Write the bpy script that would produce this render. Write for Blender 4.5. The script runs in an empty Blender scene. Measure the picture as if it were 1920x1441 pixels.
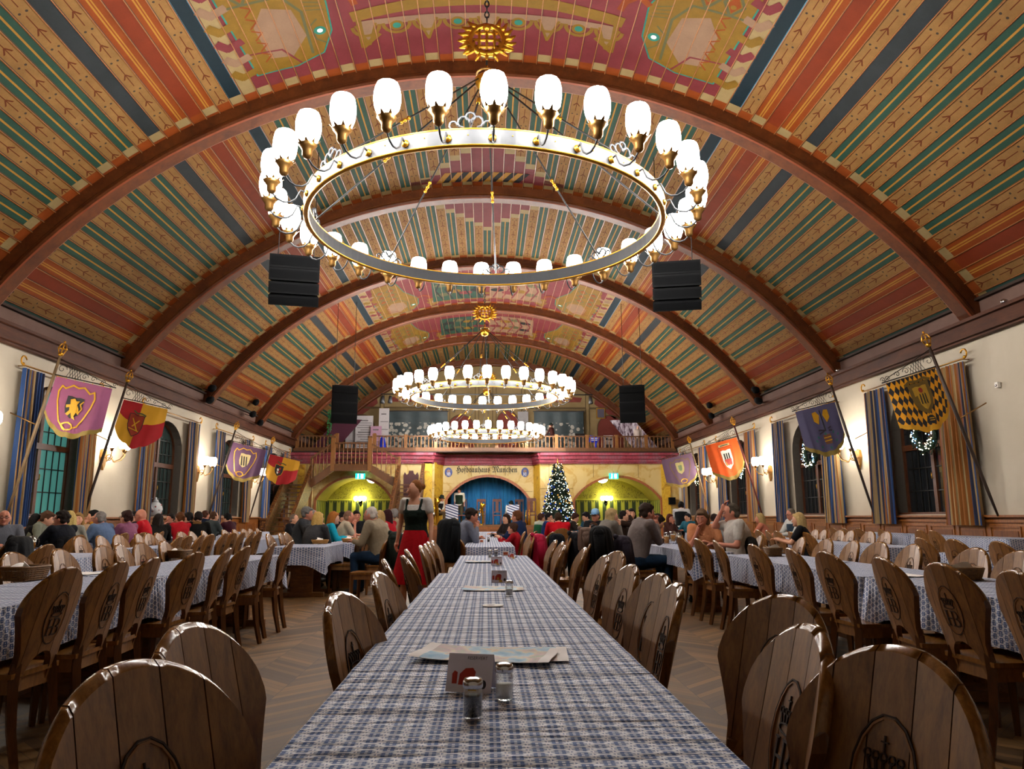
import bpy, bmesh, math, random
from mathutils import Vector, Matrix, Euler, noise
R=math.radians; PI=math.pi
C=bpy.context.scene.collection
scene=bpy.context.scene
EXPO=0.82
rng=random.Random(7)

# ------------------------------------------------------------------ materials
class Sh:
    """small helper that writes shader nodes as expressions"""
    def __init__(s,name):
        s.mat=bpy.data.materials.new(name); s.mat.use_nodes=True
        s.nt=s.mat.node_tree; s.nt.nodes.clear()
        s.out=s.nt.nodes.new('ShaderNodeOutputMaterial')
        s.b=s.nt.nodes.new('ShaderNodeBsdfPrincipled'); s.nt.links.new(s.b.outputs[0],s.out.inputs[0])
    def n(s,t,**k):
        x=s.nt.nodes.new(t)
        for a,v in k.items(): setattr(x,a,v)
        return x
    def put(s,sock,v):
        if isinstance(v,bpy.types.NodeSocket): s.nt.links.new(v,sock)
        elif v is not None: sock.default_value=v
    def m(s,op,a,b=None,c=None):
        x=s.n('ShaderNodeMath',operation=op); s.put(x.inputs[0],a)
        if b is not None: s.put(x.inputs[1],b)
        if c is not None: s.put(x.inputs[2],c)
        return x.outputs[0]
    def mix(s,f,a,b,blend='MIX'):
        x=s.n('ShaderNodeMix',data_type='RGBA',blend_type=blend); s.put(x.inputs[0],f)
        s.put(x.inputs[6],a if isinstance(a,bpy.types.NodeSocket) else (*a,1)); s.put(x.inputs[7],b if isinstance(b,bpy.types.NodeSocket) else (*b,1))
        return x.outputs[2]
    def coord(s,kind='Object',scale=None):
        o=s.n('ShaderNodeTexCoord').outputs[kind]
        if scale is None: return o
        x=s.n('ShaderNodeMapping'); s.put(x.inputs[0],o); x.inputs['Scale'].default_value=scale; return x.outputs[0]
    def xyz(s,v):
        x=s.n('ShaderNodeSeparateXYZ'); s.put(x.inputs[0],v); return x.outputs
    def noise(s,v,scale,detail=3,rough=.55,dist=0,col=False):
        x=s.n('ShaderNodeTexNoise'); s.put(x.inputs['Vector'],v); x.inputs['Scale'].default_value=scale
        x.inputs['Detail'].default_value=detail; x.inputs['Roughness'].default_value=rough; x.inputs['Distortion'].default_value=dist
        return x.outputs['Color' if col else 'Fac']
    def ramp(s,f,stops,interp='LINEAR'):
        x=s.n('ShaderNodeValToRGB'); s.put(x.inputs[0],f); cr=x.color_ramp; cr.interpolation=interp
        cr.elements.remove(cr.elements[1]); cr.elements[0].position=stops[0][0]; cr.elements[0].color=(*stops[0][1],1)
        for p,c in stops[1:]: cr.elements.new(p).color=(*c,1)
        return x.outputs[0]
    def step(s,a,lo,hi):   # 1 when lo<a<hi
        return s.m('MULTIPLY',s.m('GREATER_THAN',a,lo),s.m('LESS_THAN',a,hi))
    def bump(s,h,strength=.3,dist=.01):
        x=s.n('ShaderNodeBump'); x.inputs['Strength'].default_value=strength; x.inputs['Distance'].default_value=dist
        s.put(x.inputs['Height'],h); s.nt.links.new(x.outputs[0],s.b.inputs['Normal'])
    def fin(s,col=None,rough=.6,metal=0,spec=None):
        if col is not None: s.put(s.b.inputs['Base Color'],col if isinstance(col,bpy.types.NodeSocket) else (*col,1))
        s.put(s.b.inputs['Roughness'],rough); s.b.inputs['Metallic'].default_value=metal
        if spec is not None: s.b.inputs['Specular IOR Level'].default_value=spec
        return s.mat
_M={}
def srgb(h):
    c=[int(h[i:i+2],16)/255 for i in (0,2,4)]
    return tuple(x/12.92 if x<=.04045 else ((x+.055)/1.055)**2.4 for x in c)
def plain(name,hexc,rough=.6,metal=0,var=.18,scale=14,bump=0,spec=None):
    if name in _M: return _M[name]
    s=Sh(name); c=srgb(hexc) if isinstance(hexc,str) else hexc
    f=s.noise(s.coord('Object'),scale,3)
    a=tuple(x*(1-var) for x in c); b=tuple(min(1,x*(1+var)) for x in c)
    col=s.mix(f,a,b)
    if bump: s.bump(f,bump,.02)
    _M[name]=s.fin(col,rough,metal,spec); return _M[name]
def wood(name,h1,h2,rough=.42,scale=(3,3,.5),freq=9,bump=.12,spec=None):
    if name in _M: return _M[name]
    s=Sh(name); v=s.coord('Object',scale)
    f=s.noise(v,freq,5,.6,.6); g=s.noise(v,freq*6,3,.7)
    k=s.m('ADD',s.m('MULTIPLY',f,.7),s.m('MULTIPLY',g,.3))
    col=s.ramp(k,[(.32,srgb(h1)),(.66,srgb(h2))]); s.bump(k,bump,.004)
    _M[name]=s.fin(col,rough,0,spec); return _M[name]
def emit(name,col,strength,base=(.8,.8,.8)):
    if name in _M: return _M[name]
    s=Sh(name); s.fin(base,.4); s.b.inputs['Emission Color'].default_value=(*col,1); s.b.inputs['Emission Strength'].default_value=strength
    _M[name]=s.mat; return s.mat

# ------------------------------------------------------------------ mesh builder
class MB:
    def __init__(s): s.v=[]; s.f=[]; s.mi=[]; s.sm=[]; s.uv=None; s.mats=[]
    def slot(s,m):
        if m is None: return 0
        if m not in s.mats: s.mats.append(m)
        return s.mats.index(m)
    def add(s,vs,fs,m=None,smooth=False,M=None):
        o=len(s.v); k=s.slot(m)
        s.v+= [tuple(M@Vector(p)) for p in vs] if M is not None else [tuple(p) for p in vs]
        for f in fs: s.f.append(tuple(i+o for i in f)); s.mi.append(k); s.sm.append(smooth)
        return s
    def box(s,c,d,m=None,M=None,rot=None):
        x,y,z=d[0]/2,d[1]/2,d[2]/2
        vs=[Vector((a*x,b*y,e*z)) for e in(-1,1) for b in(-1,1) for a in(-1,1)]
        if rot is not None: vs=[rot@p for p in vs]
        vs=[p+Vector(c) for p in vs]
        return s.add(vs,[(0,2,3,1),(4,5,7,6),(0,1,5,4),(2,6,7,3),(0,4,6,2),(1,3,7,5)],m,False,M)
    def bar(s,p,q,w,h,m=None,M=None,up=(0,0,1)):
        p=Vector(p);q=Vector(q);d=(q-p);L=d.length; d.normalize(); u=Vector(up)
        if abs(d.dot(u))>.99: u=Vector((1,0,0))
        a=d.cross(u).normalized(); b=a.cross(d)
        rot=Matrix((a,d,b)).transposed()
        return s.box((p+q)/2,(w,L,h),m,M,rot)
    def tube(s,pts,r,m=None,n=8,M=None,caps=True,smooth=True,closed=False,flat=1.):
        pts=[Vector(p) for p in pts]; N=len(pts)
        rs=r if isinstance(r,(list,tuple)) else [r]*N
        vs=[];fs=[]; prev=None
        for i,p in enumerate(pts):
            if closed: t=pts[(i+1)%N]-pts[i-1]
            else: t=pts[min(i+1,N-1)]-pts[max(i-1,0)]
            t.normalize()
            if prev is None:
                u=Vector((0,0,1)) if abs(t.z)<.95 else Vector((1,0,0)); a=t.cross(u).normalized()
            else: a=(prev-t*prev.dot(t)).normalized()
            prev=a; b=t.cross(a)
            for k in range(n):
                w=2*PI*k/n; vs.append(p+a*math.cos(w)*rs[i]+b*math.sin(w)*rs[i]*flat)
        for i in range(N if closed else N-1):
            j=(i+1)%N
            for k in range(n): l=(k+1)%n; fs.append((i*n+k,i*n+l,j*n+l,j*n+k))
        if caps and not closed: fs.append(tuple(range(n-1,-1,-1))); fs.append(tuple((N-1)*n+k for k in range(n)))
        return s.add(vs,fs,m,smooth,M)
    def lathe(s,prof,m=None,n=16,M=None,smooth=True,ax=(0,0,0),sx=1,sy=1):
        vs=[];fs=[]
        for r,z in prof:
            for k in range(n): w=2*PI*k/n; vs.append((ax[0]+math.cos(w)*r*sx,ax[1]+math.sin(w)*r*sy,ax[2]+z))
        for i in range(len(prof)-1):
            for k in range(n): l=(k+1)%n; fs.append((i*n+k,i*n+l,(i+1)*n+l,(i+1)*n+k))
        fs.append(tuple(range(n-1,-1,-1))); fs.append(tuple((len(prof)-1)*n+k for k in range(n)))
        return s.add(vs,fs,m,smooth,M)
    def ball(s,c,r,m=None,n=10,M=None,sc=(1,1,1)):
        h=max(4,n//2); pr=[(math.sin(PI*i/h),-math.cos(PI*i/h)) for i in range(h+1)]
        vs=[];fs=[]
        for a,z in pr:
            for k in range(n): w=2*PI*k/n; vs.append((c[0]+math.cos(w)*a*r*sc[0],c[1]+math.sin(w)*a*r*sc[1],c[2]+z*r*sc[2]))
        for i in range(h):
            for k in range(n): l=(k+1)%n; fs.append((i*n+k,i*n+l,(i+1)*n+l,(i+1)*n+k))
        return s.add(vs,fs,m,True,M)
    def prism(s,poly,z0,z1,m=None,M=None,side=None):
        """poly in xy (ccw) extruded in z"""
        n=len(poly); vs=[(x,y,z0) for x,y in poly]+[(x,y,z1) for x,y in poly]
        s.add(vs,[tuple(range(n-1,-1,-1)),tuple(range(n,2*n))],m,False,M)
        return s.add(vs,[(i,(i+1)%n,n+(i+1)%n,n+i) for i in range(n)],side or m,False,M)
    def grid(s,nu,nv,fn,m=None,smooth=True,M=None,mf=None):
        """fn(u,v)->point for u,v in 0..1 ; mf(i,j)->material"""
        vs=[fn(i/nu,j/nv) for j in range(nv+1) for i in range(nu+1)]
        o=len(s.v); s.add(vs,[],m,smooth,M)
        for j in range(nv):
            for i in range(nu):
                a=o+j*(nu+1)+i; s.f.append((a,a+1,a+nu+2,a+nu+1)); s.mi.append(s.slot(mf(i,j) if mf else m)); s.sm.append(smooth)
        return s
    def build(s,name,m=None,parent=None,loc=(0,0,0),rot=(0,0,0),uv=None,weld=False,auto=False,kind=None):
        me=bpy.data.meshes.new(name); me.from_pydata(s.v,[],s.f)
        for mm in (s.mats or [m]): me.materials.append(mm)
        if s.mats: me.polygons.foreach_set('material_index',s.mi)
        me.polygons.foreach_set('use_smooth',s.sm)
        if uv:
            l=me.uv_layers.new(name='UVMap')
            for p in me.polygons:
                for li in p.loop_indices:
                    l.data[li].uv=uv(me.vertices[me.loops[li].vertex_index].co,p)
        if weld:
            bm=bmesh.new(); bm.from_mesh(me); bmesh.ops.remove_doubles(bm,verts=bm.verts,dist=1e-4); bm.to_mesh(me); bm.free()
        me.update()
        o=bpy.data.objects.new(name,me); C.objects.link(o); o.location=loc; o.rotation_euler=rot
        if parent: o.parent=parent
        if kind: o['kind']=kind
        return o
def thing(name,label,cat,loc=(0,0,0),rz=0,group=None):
    o=bpy.data.objects.new(name,None); C.objects.link(o); o.location=loc; o.rotation_euler=(0,0,rz); o.empty_display_size=.1
    return tag(o,label,cat,group)
def tag(o,label,cat,group=None,kind=None):
    o['label']=label; o['category']=cat
    if group: o['group']=group
    if kind: o['kind']=kind
    return o
def struct(o): o['kind']='structure'; return o
_kids={}
def dup(root,loc,rz,label=None,group=None,skip=()):
    r=root.copy(); C.objects.link(r); r.location=loc; r.rotation_euler=(0,0,rz)
    if label: r['label']=label
    if group: r['group']=group
    def rec(src,dst):
        for ch in kids(src):
            c=ch.copy(); C.objects.link(c); c.parent=dst; rec(ch,c)
    rec(root,r); return r
def kids(o):
    if o.name not in _kids: _kids[o.name]=list(o.children)
    return _kids[o.name]
def arc(cx,cy,rx,ry,a0,a1,n):
    return [(cx+rx*math.cos(R(a0+(a1-a0)*i/n)),cy+ry*math.sin(R(a0+(a1-a0)*i/n))) for i in range(n+1)]
def ordw(i): return ['first','second','third','fourth','fifth','sixth','seventh','eighth','ninth','tenth','eleventh','twelfth','thirteenth','fourteenth','fifteenth','sixteenth','seventeenth','eighteenth','nineteenth','twentieth','twenty-first','twenty-second','twenty-third','twenty-fourth','twenty-fifth','twenty-sixth'][i]

# palette
WD=wood('warm_oak','4a2810','7d4a20'); WD_L=wood('honey_oak','6e4420','a87036'); WD_D=wood('dark_oak','2c170a','53301a')
GOLD=plain('gilded_metal','c8912c',.3,.9,.2); BRASS=plain('aged_brass','9a7440',.35,.85,.25)
IRON=plain('black_iron','1c1a1a',.5,.4,.2); STEELG=plain('painted_grey_steel','303236',.5,.3,.12)
BLACK=plain('black_plastic','131316',.55,0,.2); WHITE=plain('white_matt','e6e2da',.6,0,.05)
PAPER=plain('white_paper','ece8e2',.8,0,.04)
# ================================================================== camera
cam=bpy.data.objects.new('camera',bpy.data.cameras.new('camera')); C.objects.link(cam); scene.camera=cam
F_PX=1387.; W_PX,H_PX=1920,1441
VX,VY=911,969
_v=Vector(((VX-W_PX/2)/F_PX,-(VY-H_PX/2)/F_PX,1)).normalized()
_a=-math.asin(_v[0]); _p=math.asin(-_v[1]/math.cos(_a))
rt=Vector((math.cos(_a),-math.sin(_a),0)); fw=Vector((math.sin(_a)*math.cos(_p),math.cos(_a)*math.cos(_p),math.sin(_p))); up=rt.cross(fw)
ROLL=R(.12); rt2=rt*math.cos(ROLL)-up*math.sin(ROLL); up2=rt*math.sin(ROLL)+up*math.cos(ROLL)
CAMZ=1.2
cam.matrix_world=Matrix((( rt2.x,up2.x,-fw.x,0),(rt2.y,up2.y,-fw.y,0),(rt2.z,up2.z,-fw.z,CAMZ),(0,0,0,1)))
cam.data.sensor_fit='HORIZONTAL'; cam.data.sensor_width=36; cam.data.lens=36*F_PX/W_PX; cam.data.clip_start=.05; cam.data.clip_end=200
def at(px,py,Y):
    d=rt2*((px-W_PX/2)/F_PX)-up2*((py-H_PX/2)/F_PX)+fw
    return Vector((0,0,CAMZ))+d*(Y/d.y)

XW=9.35; ZC=-1.42; RC=11.47; Y0=-5.; YG=36.; YB=42.
RIBS=[-3.4,2.2,7.8,13.4,19.0,24.6,30.2,35.8,41.4]
PL=.273
# ------------------------------------------------------------------ floor
s=Sh('herringbone_parquet'); x,y,z=s.xyz(s.coord('Object'))
w=.36; c_=s.m('FLOOR',s.m('DIVIDE',x,w)); fx=s.m('FRACT',s.m('DIVIDE',x,w))
sg=s.m('SUBTRACT',s.m('MULTIPLY',s.m('MODULO',s.m('ABSOLUTE',c_),2),2),1)
yy=s.m('ADD',y,s.m('MULTIPLY',s.m('MULTIPLY',sg,fx),w)); q=s.m('DIVIDE',yy,.09); pid=s.m('FLOOR',q); fq=s.m('FRACT',q)
cv=s.n('ShaderNodeCombineXYZ'); s.put(cv.inputs[0],c_); s.put(cv.inputs[1],pid)
wn=s.n('ShaderNodeTexWhiteNoise',noise_dimensions='2D'); s.put(wn.inputs[0],cv.outputs[0])
gr=s.noise(s.coord('Object',(6,26,1)),5,4,.6)
k=s.m('ADD',s.m('MULTIPLY',wn.outputs[0],.6),s.m('MULTIPLY',gr,.5))
col=s.ramp(k,[(.1,srgb('3a2712')),(.5,srgb('5e4222')),(.95,srgb('866236'))])
gap=s.m('MAXIMUM',s.m('GREATER_THAN',s.m('ABSOLUTE',s.m('SUBTRACT',fq,.5)),.47),s.m('GREATER_THAN',s.m('ABSOLUTE',s.m('SUBTRACT',fx,.5)),.493))
col=s.mix(s.m('MULTIPLY',gap,.75),col,(.02,.013,.008)); s.bump(gap,-.3,.003)
MFLOOR=s.fin(col,s.m('ADD',.45,s.m('MULTIPLY',gr,.2)),0,.35)
struct(MB().box((0,(Y0+YB)/2,-.1),(2*XW+2,YB-Y0+2,.2),MFLOOR).build('floor'))

# ------------------------------------------------------------------ plaster walls with arched windows
s=Sh('cream_plaster'); v=s.coord('Object'); a=s.noise(v,.7,4,.6,.4); b=s.noise(v,9,4,.6)
MWALL=s.fin(s.mix(s.m('MULTIPLY',a,1.),srgb('aea38f'),srgb('cac0ae')),.85); s.bump(b,.25,.01)
MREV=plain('grey_window_reveal','5a544c',.8)
WINR=[15.6,21.2,27.1,32.8]; WINL=[16.2,21.95,27.4,33.0]
HWIN=1.12; SILL=1.24; SPR=3.15; TOPW=4.0; WTOP=5.35
def arched_wall(side,cens,name):
    m=MB(); X=side*XW; N=12
    def quad(y0,z0,y1,z1): m.add([(X,y0,z0),(X,y1,z0),(X,y1,z1),(X,y0,z1)],[(0,1,2,3)],MWALL)
    ys=Y0
    for c in cens:
        quad(ys,0,c-HWIN,WTOP); quad(c-HWIN,0,c+HWIN,SILL)
        pts=[(c+HWIN*math.cos(PI-PI*i/N),SPR+(TOPW-SPR)*math.sin(PI*i/N)) for i in range(N+1)]
        for (ya,za),(yb,zb) in zip(pts,pts[1:]):
            m.add([(X,ya,za),(X,yb,zb),(X,yb,WTOP),(X,ya,WTOP)],[(0,1,2,3)],MWALL)
        rev=[(c-HWIN,SILL)]+pts+[(c+HWIN,SILL)]; D=side*.38
        for (ya,za),(yb,zb) in zip(rev,rev[1:]+rev[:1]):
            m.add([(X,ya,za),(X+D,ya,za),(X+D,yb,zb),(X,yb,zb)],[(0,1,2,3)],MREV if za>SPR-.01 or zb>SPR-.01 or abs(ya-yb)<.01 else MWALL)
        ys=c+HWIN
    quad(ys,0,YB,WTOP)
    m.box((X+side*.55,(Y0+YB)/2,2.8),(.06,YB-Y0,5.9),plain('night_backing','0b0a0c',.9))
    return struct(m.build(name))
arched_wall(1,WINR,'wall_right'); arched_wall(-1,WINL,'wall_left')
struct(MB().box((0,Y0-.1,4.8),(2*XW+.4,.2,10.8),MWALL).build('wall_back'))
# windows: frame, panes, muntins
GLD=plain('dark_night_glass','1d2023',.08,0,.3,3,spec=.8)
GLN=plain('bluish_night_glass','2b3a38',.12,0,.4,2,spec=.8)
s=Sh('teal_lit_glass'); s.fin(srgb('4c8a82'),.25); s.b.inputs['Emission Color'].default_value=(*srgb('4c9088'),1); s.b.inputs['Emission Strength'].default_value=.22; GLT=s.mat
MFR=wood('window_frame_wood','3c2012','6a3c20')
MUN=plain('dark_lead_bars','15130f',.6)
def window(n,side,c,glass):
    X=side*(XW+.27); f=MB(); N=12
    fr=[(c-HWIN,SILL)]+[(c+HWIN*math.cos(PI-PI*i/N),SPR+(TOPW-SPR)*math.sin(PI*i/N)) for i in range(N+1)]+[(c+HWIN,SILL)]
    for (ya,za),(yb,zb) in zip(fr,fr[1:]+fr[:1]):
        dy,dz=yb-ya,zb-za; L=math.hypot(dy,dz)
        f.bar((X,ya,za),(X,yb,zb),.1,.1,MFR)
    f.box((X,c,(SILL+TOPW)/2),(.1,.11,TOPW-SILL-.05),MFR); f.box((X,c,2.72),(.12,2*HWIN-.02,.13),MFR)
    f.box((X-side*.1,c,SILL+.02),(.34,2*HWIN-.02,.04),MFR)
    w=struct(f.build('window_%d'%n))
    for sy in (-1,1):
        g=MB(); yc=c+sy*HWIN/2
        for z0,z1 in ((SILL+.04,2.68),(2.76,SPR)): g.add([(X,yc-.52,z0),(X,yc+.52,z0),(X,yc+.52,z1),(X,yc-.52,z1)],[(0,1,2,3)])
        pts=[(X,c+sy*.04,SPR)]+[(X,c+sy*(HWIN-.03)*math.sin(PI/2*(1-i/6)),SPR+(TOPW-SPR-.03)*math.cos(PI/2*(1-i/6))) for i in range(7)]
        g.add(pts,[tuple(range(len(pts)))]); g.build('pane',glass,w)
        b=MB()
        for k in (-.25,0,.25): b.box((X-side*.02,yc+k,(SILL+SPR+.4)/2),(.02,.018,SPR-SILL+.35),MUN)
        for zz in (1.75,2.25,3.05,3.45): b.box((X-side*.02,c+sy*(.52 if zz<3.2 else .46),zz),(.02,1.0 if zz<3.2 else .84,.022),MUN)
        b.build('glazing_bars',None,w)
    MB().tube([(X-side*.07,c+.0,2.0),(X-side*.1,c,2.0),(X-side*.1,c,2.12)],.012,GOLD,6).build('handle',None,w)
for i,c in enumerate(WINR): window(i+1,1,c,GLD)
for i,c in enumerate(WINL): window(i+5,-1,c,GLT if i==0 else GLN)

# ------------------------------------------------------------------ wainscot
WNS=wood('wainscot_wood','6a3812','9a5c22',.45); WNP=wood('wainscot_panel','552a0e','80481c',.4)
def wains(side,name,y0,y1,H=1.18):
    m=MB(); X=side*(XW-.03)
    m.box((X,(y0+y1)/2,H/2),(.06,y1-y0,H),WNS); m.box((X-side*.05,(y0+y1)/2,H+.02),(.14,y1-y0,.04),WNS); m.box((X-side*.035,(y0+y1)/2,H-.07),(.05,y1-y0,.05),WNS)
    m.box((X-side*.04,(y0+y1)/2,.09),(.05,y1-y0,.18),WNS)
    o=struct(m.build(name))
    p=MB(); n=round((y1-y0)/.93)
    for i in range(n):
        yc=y0+(i+.5)*(y1-y0)/n; w=(y1-y0)/n-.16
        for sgn in (-1,1): p.box((X-side*.035,yc+sgn*w/2,.64),(.03,.03,.76),WNS)
        for zz in (.27,1.01): p.box((X-side*.035,yc,zz),(.03,w,.03),WNS)
        p.box((X-side*.032,yc,.64),(.012,w-.14,.6),WNP)
    p.build('wainscot_panel',None,o)
wains(1,'baseboard_right',Y0,36); wains(-1,'baseboard_left',Y0,36)

# ------------------------------------------------------------------ ceiling
def cpt(s_,r,y): a=s_/RC; return (math.sin(a)*r,y,ZC+math.cos(a)*r)
s=Sh('ceiling_tan_motif'); uv=s.n('ShaderNodeTexCoord').outputs['UV']; u,v_,_=s.xyz(uv); ob=s.coord('Object')
mot=s.noise(ob,3.2,5,.65); fine=s.noise(ob,60,2)
base=s.mix(mot,srgb('5e4222'),srgb('8e6a3c')); base=s.mix(s.m('MULTIPLY',fine,.4),base,srgb('4a3218'))
per=.78; vm=s.m('MULTIPLY',s.m('FRACT',s.m('DIVIDE',v_,per)),per); du=s.m('ABSOLUTE',s.m('SUBTRACT',u,.5))
line=s.m('MULTIPLY',s.m('LESS_THAN',du,.028),s.step(vm,.10,.70))
# fleur arrow
av=s.m('SUBTRACT',vm,.38); ar=s.m('MULTIPLY',s.step(av,0.0,.11),s.m('LESS_THAN',s.m('ABSOLUTE',s.m('SUBTRACT',du,s.m('MULTIPLY',av,2.2))),.055))
dots=s.m('LESS_THAN',s.m('ADD',s.m('POWER',s.m('MULTIPLY',s.m('SUBTRACT',du,.2),.273),2),s.m('POWER',s.m('SUBTRACT',vm,.03),2)),.00042)
ln2=s.m('GREATER_THAN',du,.43)
col=s.mix(s.m('MULTIPLY',s.m('MAXIMUM',line,ar),.95),base,srgb('4a1c08')); col=s.mix(s.m('MULTIPLY',dots,.85),col,srgb('151a20'))
col=s.mix(s.m('MULTIPLY',ln2,.35),col,srgb('5a3d1c'))
CT=s.fin(col,.8,0,.12)
def paint(name,a,b,sc=3.,r=.7):
    s=Sh(name); ob=s.coord('Object'); f=s.noise(ob,sc,5,.65); g=s.noise(ob,50,2)
    col=s.mix(f,srgb(a),srgb(b)); col=s.mix(s.m('MULTIPLY',g,.35),col,tuple(x*.45 for x in srgb(a)))
    h=s.noise(ob,.6,3,.6); col=s.mix(s.m('MULTIPLY',h,.5),col,tuple(x*.55 for x in srgb(a)))
    return s.fin(col,r,0,.12)
CG=paint('ceiling_green','1c352c','2f4c3c'); CC=paint('ceiling_charcoal','1c2022','34383a'); CO=paint('ceiling_orange','662a0a','8a4214'); CR=paint('ceiling_rust','5a200c','803216')
CY=paint('ceiling_ochre_line','8a5e20','a67c32'); CP=paint('ceiling_pale_block','786440','94805a'); CN=paint('ceiling_navy_slot','0f1a20','1a2a32'); CB=paint('ceiling_slot_edge','3f6878','5c8898')
CX=paint('ceiling_crimson','561f22','763236',2.2); CSM=plain('ceiling_dark_seam','2c170b',.8); CBT=wood('ceiling_batten','6b3a18','96602c')
CBK=paint('ceiling_black_diagonal','181818','2a2a2a')
def ktype(k):
    k=abs(k)
    if k>=19: return {19:'T',20:'O',21:'R',22:'O',23:'T',24:'C',25:'T',26:'G',27:'T',28:'G',29:'T',30:'G',31:'T',32:'G',33:'T',34:'G',35:'T',36:'O',37:'R',38:'O',39:'T',40:'D'}.get(k,'T')
    return None
PATTERN={'T':[(0,1,'T')],'O':[(0,.36,'O'),(.36,.46,'Y'),(.46,.54,'O'),(.54,.62,'Y'),(.62,1,'O')],'R':[(0,1,'R')],'C':[(0,1,'C')],'G':[(0,.08,'T2'),(.08,.44,'G'),(.44,.56,'Y'),(.56,.92,'G'),(.92,1,'T2')],'D':[(0,.42,'D'),(.42,.52,'Y'),(.52,1,'D')],'X':[(0,1,'X')],'S':[(0,.08,'B'),(.08,.92,'N'),(.92,1,'B')]}
CMAT={'T2':paint('ceiling_tan_edge','5c3e1a','7a5628'),'T':CT,'O':CO,'R':CR,'C':CC,'G':CG,'Y':CY,'D':paint('ceiling_deep_green','1f332c','35504a'),'X':CX,'B':CB,'N':CN,'P':CP,'K':CO}
cm=MB(); uvs=[]
def strip(s0,s1,y0,y1,mat,u0,u1,r=RC):
    n=max(1,int(abs(s1-s0)/.3))
    cm.add([cpt(s0,r,y0),cpt(s1,r,y0),cpt(s1,r,y1),cpt(s0,r,y1)],[(0,1,2,3)],mat); uvs.append([(u0,y0),(u1,y0),(u1,y1),(u0,y1)])
def run(k,typ,y0,y1):
    sa=(k-.5)*PL
    for a,b,t in PATTERN[typ]:
        strip(sa+a*PL,sa+b*PL,y0,y1,CMAT[t],a,b)
for bi,(ra,rb) in enumerate(zip(RIBS,RIBS[1:])):
    painted=bi in (2,5,6); ya,yb=ra,rb; E1,E2=.38,.58     # rib half width .17
    for k in range(-40,41):
        t=ktype(k); ak=abs(k)
        if t is None:
            if ak==18: t='S'
            elif painted: t='P' if ak==17 else 'X'
            else: t='G' if k%2==0 else 'T'
        if t=='P': PATTERN['P']=[(0,1,'P')]
        y_in0,y_in1=ya+.36,yb-.36
        blk='P' if k%2==0 else 'O'
        sa,sb=(k-.5)*PL,(k+.5)*PL
        if k%2==0:
            for p,q,t2 in ((ya,ya+.24,'O'),(ya+.24,ya+.46,'P'),(yb-.46,yb-.24,'P'),(yb-.24,yb,'O')): strip(sa,sb,p,q,CMAT[t2],0,1)
            y_in0,y_in1=ya+.46,yb-.46
        else:
            for p,q in ((ya,ya+.4),(yb-.4,yb)): strip(sa,sb,p,q,CO,0,1)
            y_in0,y_in1=ya+.4,yb-.4
        if not painted and ak<=7 and bi in (3,4):
            L=3.0-ak*.36
            if bi==3: seg=[('t',y_in0,yb-L),('X',yb-L,y_in1)]
            else: seg=[('X',y_in0,ya+L),('t',ya+L,y_in1)]
            for tt,p,q in seg:
                if tt=='t':
                    run(k,t,p,q)
                else:
                    strip(sa,sb,p,p+.28,CP if bi==3 else CX,0,1); strip(sa,sb,p+.28,q-.28,CX,0,1); strip(sa,sb,q-.28,q,CX if bi==3 else CP,0,1)
        else: run(k,t,y_in0,y_in1)
ceil=cm.build('ceiling'); uvl=ceil.data.uv_layers.new(name='UVMap')
for p,q in zip(ceil.data.polygons,uvs):
    for li,t in zip(p.loop_indices,q): uvl.data[li].uv=t
struct(ceil)
# seams and battens between the boards
sm=MB()
for k in range(-41,41):
    s_=(k+.5)*PL
    for ds,w_,h_,mt in ((0,.014,.022,CBT),(.0125,.011,.006,CSM)):
        a=(s_+ds)/RC; c=Vector((math.sin(a)*(RC-h_/2),(Y0+YB)/2,ZC+math.cos(a)*(RC-h_/2)))
        sm.box(c,(w_,YB-Y0,h_),mt,None,Matrix.Rotation(a,3,'Y'))
struct(sm.build('ceiling_batten',None,ceil))
# outer shell so that no light leaks
sh=MB(); sh.grid(24,1,lambda u,v:cpt((u*2-1)*11.3,RC+.12,Y0-.3+v*(YB-Y0+.6)),CSM); sh.build('ceiling_shell',None,ceil)
# painted ornament on the crimson fields (crimson ground, ochre scrollwork, beasts' heads)
OC=paint('ornament_ochre','5c4410','846220',6.); OT=paint('ornament_taupe','6e5442','8a6e56'); OG=paint('ornament_teal','1f5a4e','2f7a68'); OD=plain('ornament_outline','3c3a16',.8)
def onceil(pts,m,mat,off=.006,h=.0):
    # cut the flat outline at every board so that it follows the vault
    lo=min(a for a,b in pts); hi=max(a for a,b in pts)
    if hi-lo<.2:
        m.add([cpt(a,RC-off,b) for a,b in pts],[tuple(range(len(pts)))],mat); return
    bm=bmesh.new(); bm.faces.new([bm.verts.new((a,b,0)) for a,b in pts])
    k=math.floor(lo/PL)
    while (k+.5)*PL<hi:
        if (k+.5)*PL>lo: bmesh.ops.bisect_plane(bm,geom=bm.verts[:]+bm.edges[:]+bm.faces[:],plane_co=((k+.5)*PL,0,0),plane_no=(1,0,0))
        k+=1
    bm.verts.index_update(); m.add([cpt(v.co.x,RC-off,v.co.y) for v in bm.verts],[tuple(v.index for v in f.verts) for f in bm.faces],mat); bm.free()
def band(m,pts,w,mat,off):
    pts=[Vector((a,b,0)) for a,b in pts]; q=[pts[0]]
    for a,b in zip(pts,pts[1:]):
        k=max(1,int((b-a).length/.2)); q+=[a+(b-a)*(i+1)/k for i in range(k)]
    pts=q
    for i in range(len(pts)-1):
        d=(pts[i+1]-pts[i]); d.normalize(); n_=Vector((-d.y,d.x,0))*w/2; e=d*w*.25
        q=[pts[i]-e-n_,pts[i+1]+e-n_,pts[i+1]+e+n_,pts[i]-e+n_]; onceil([(t.x,t.y) for t in q],m,mat,off)
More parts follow.
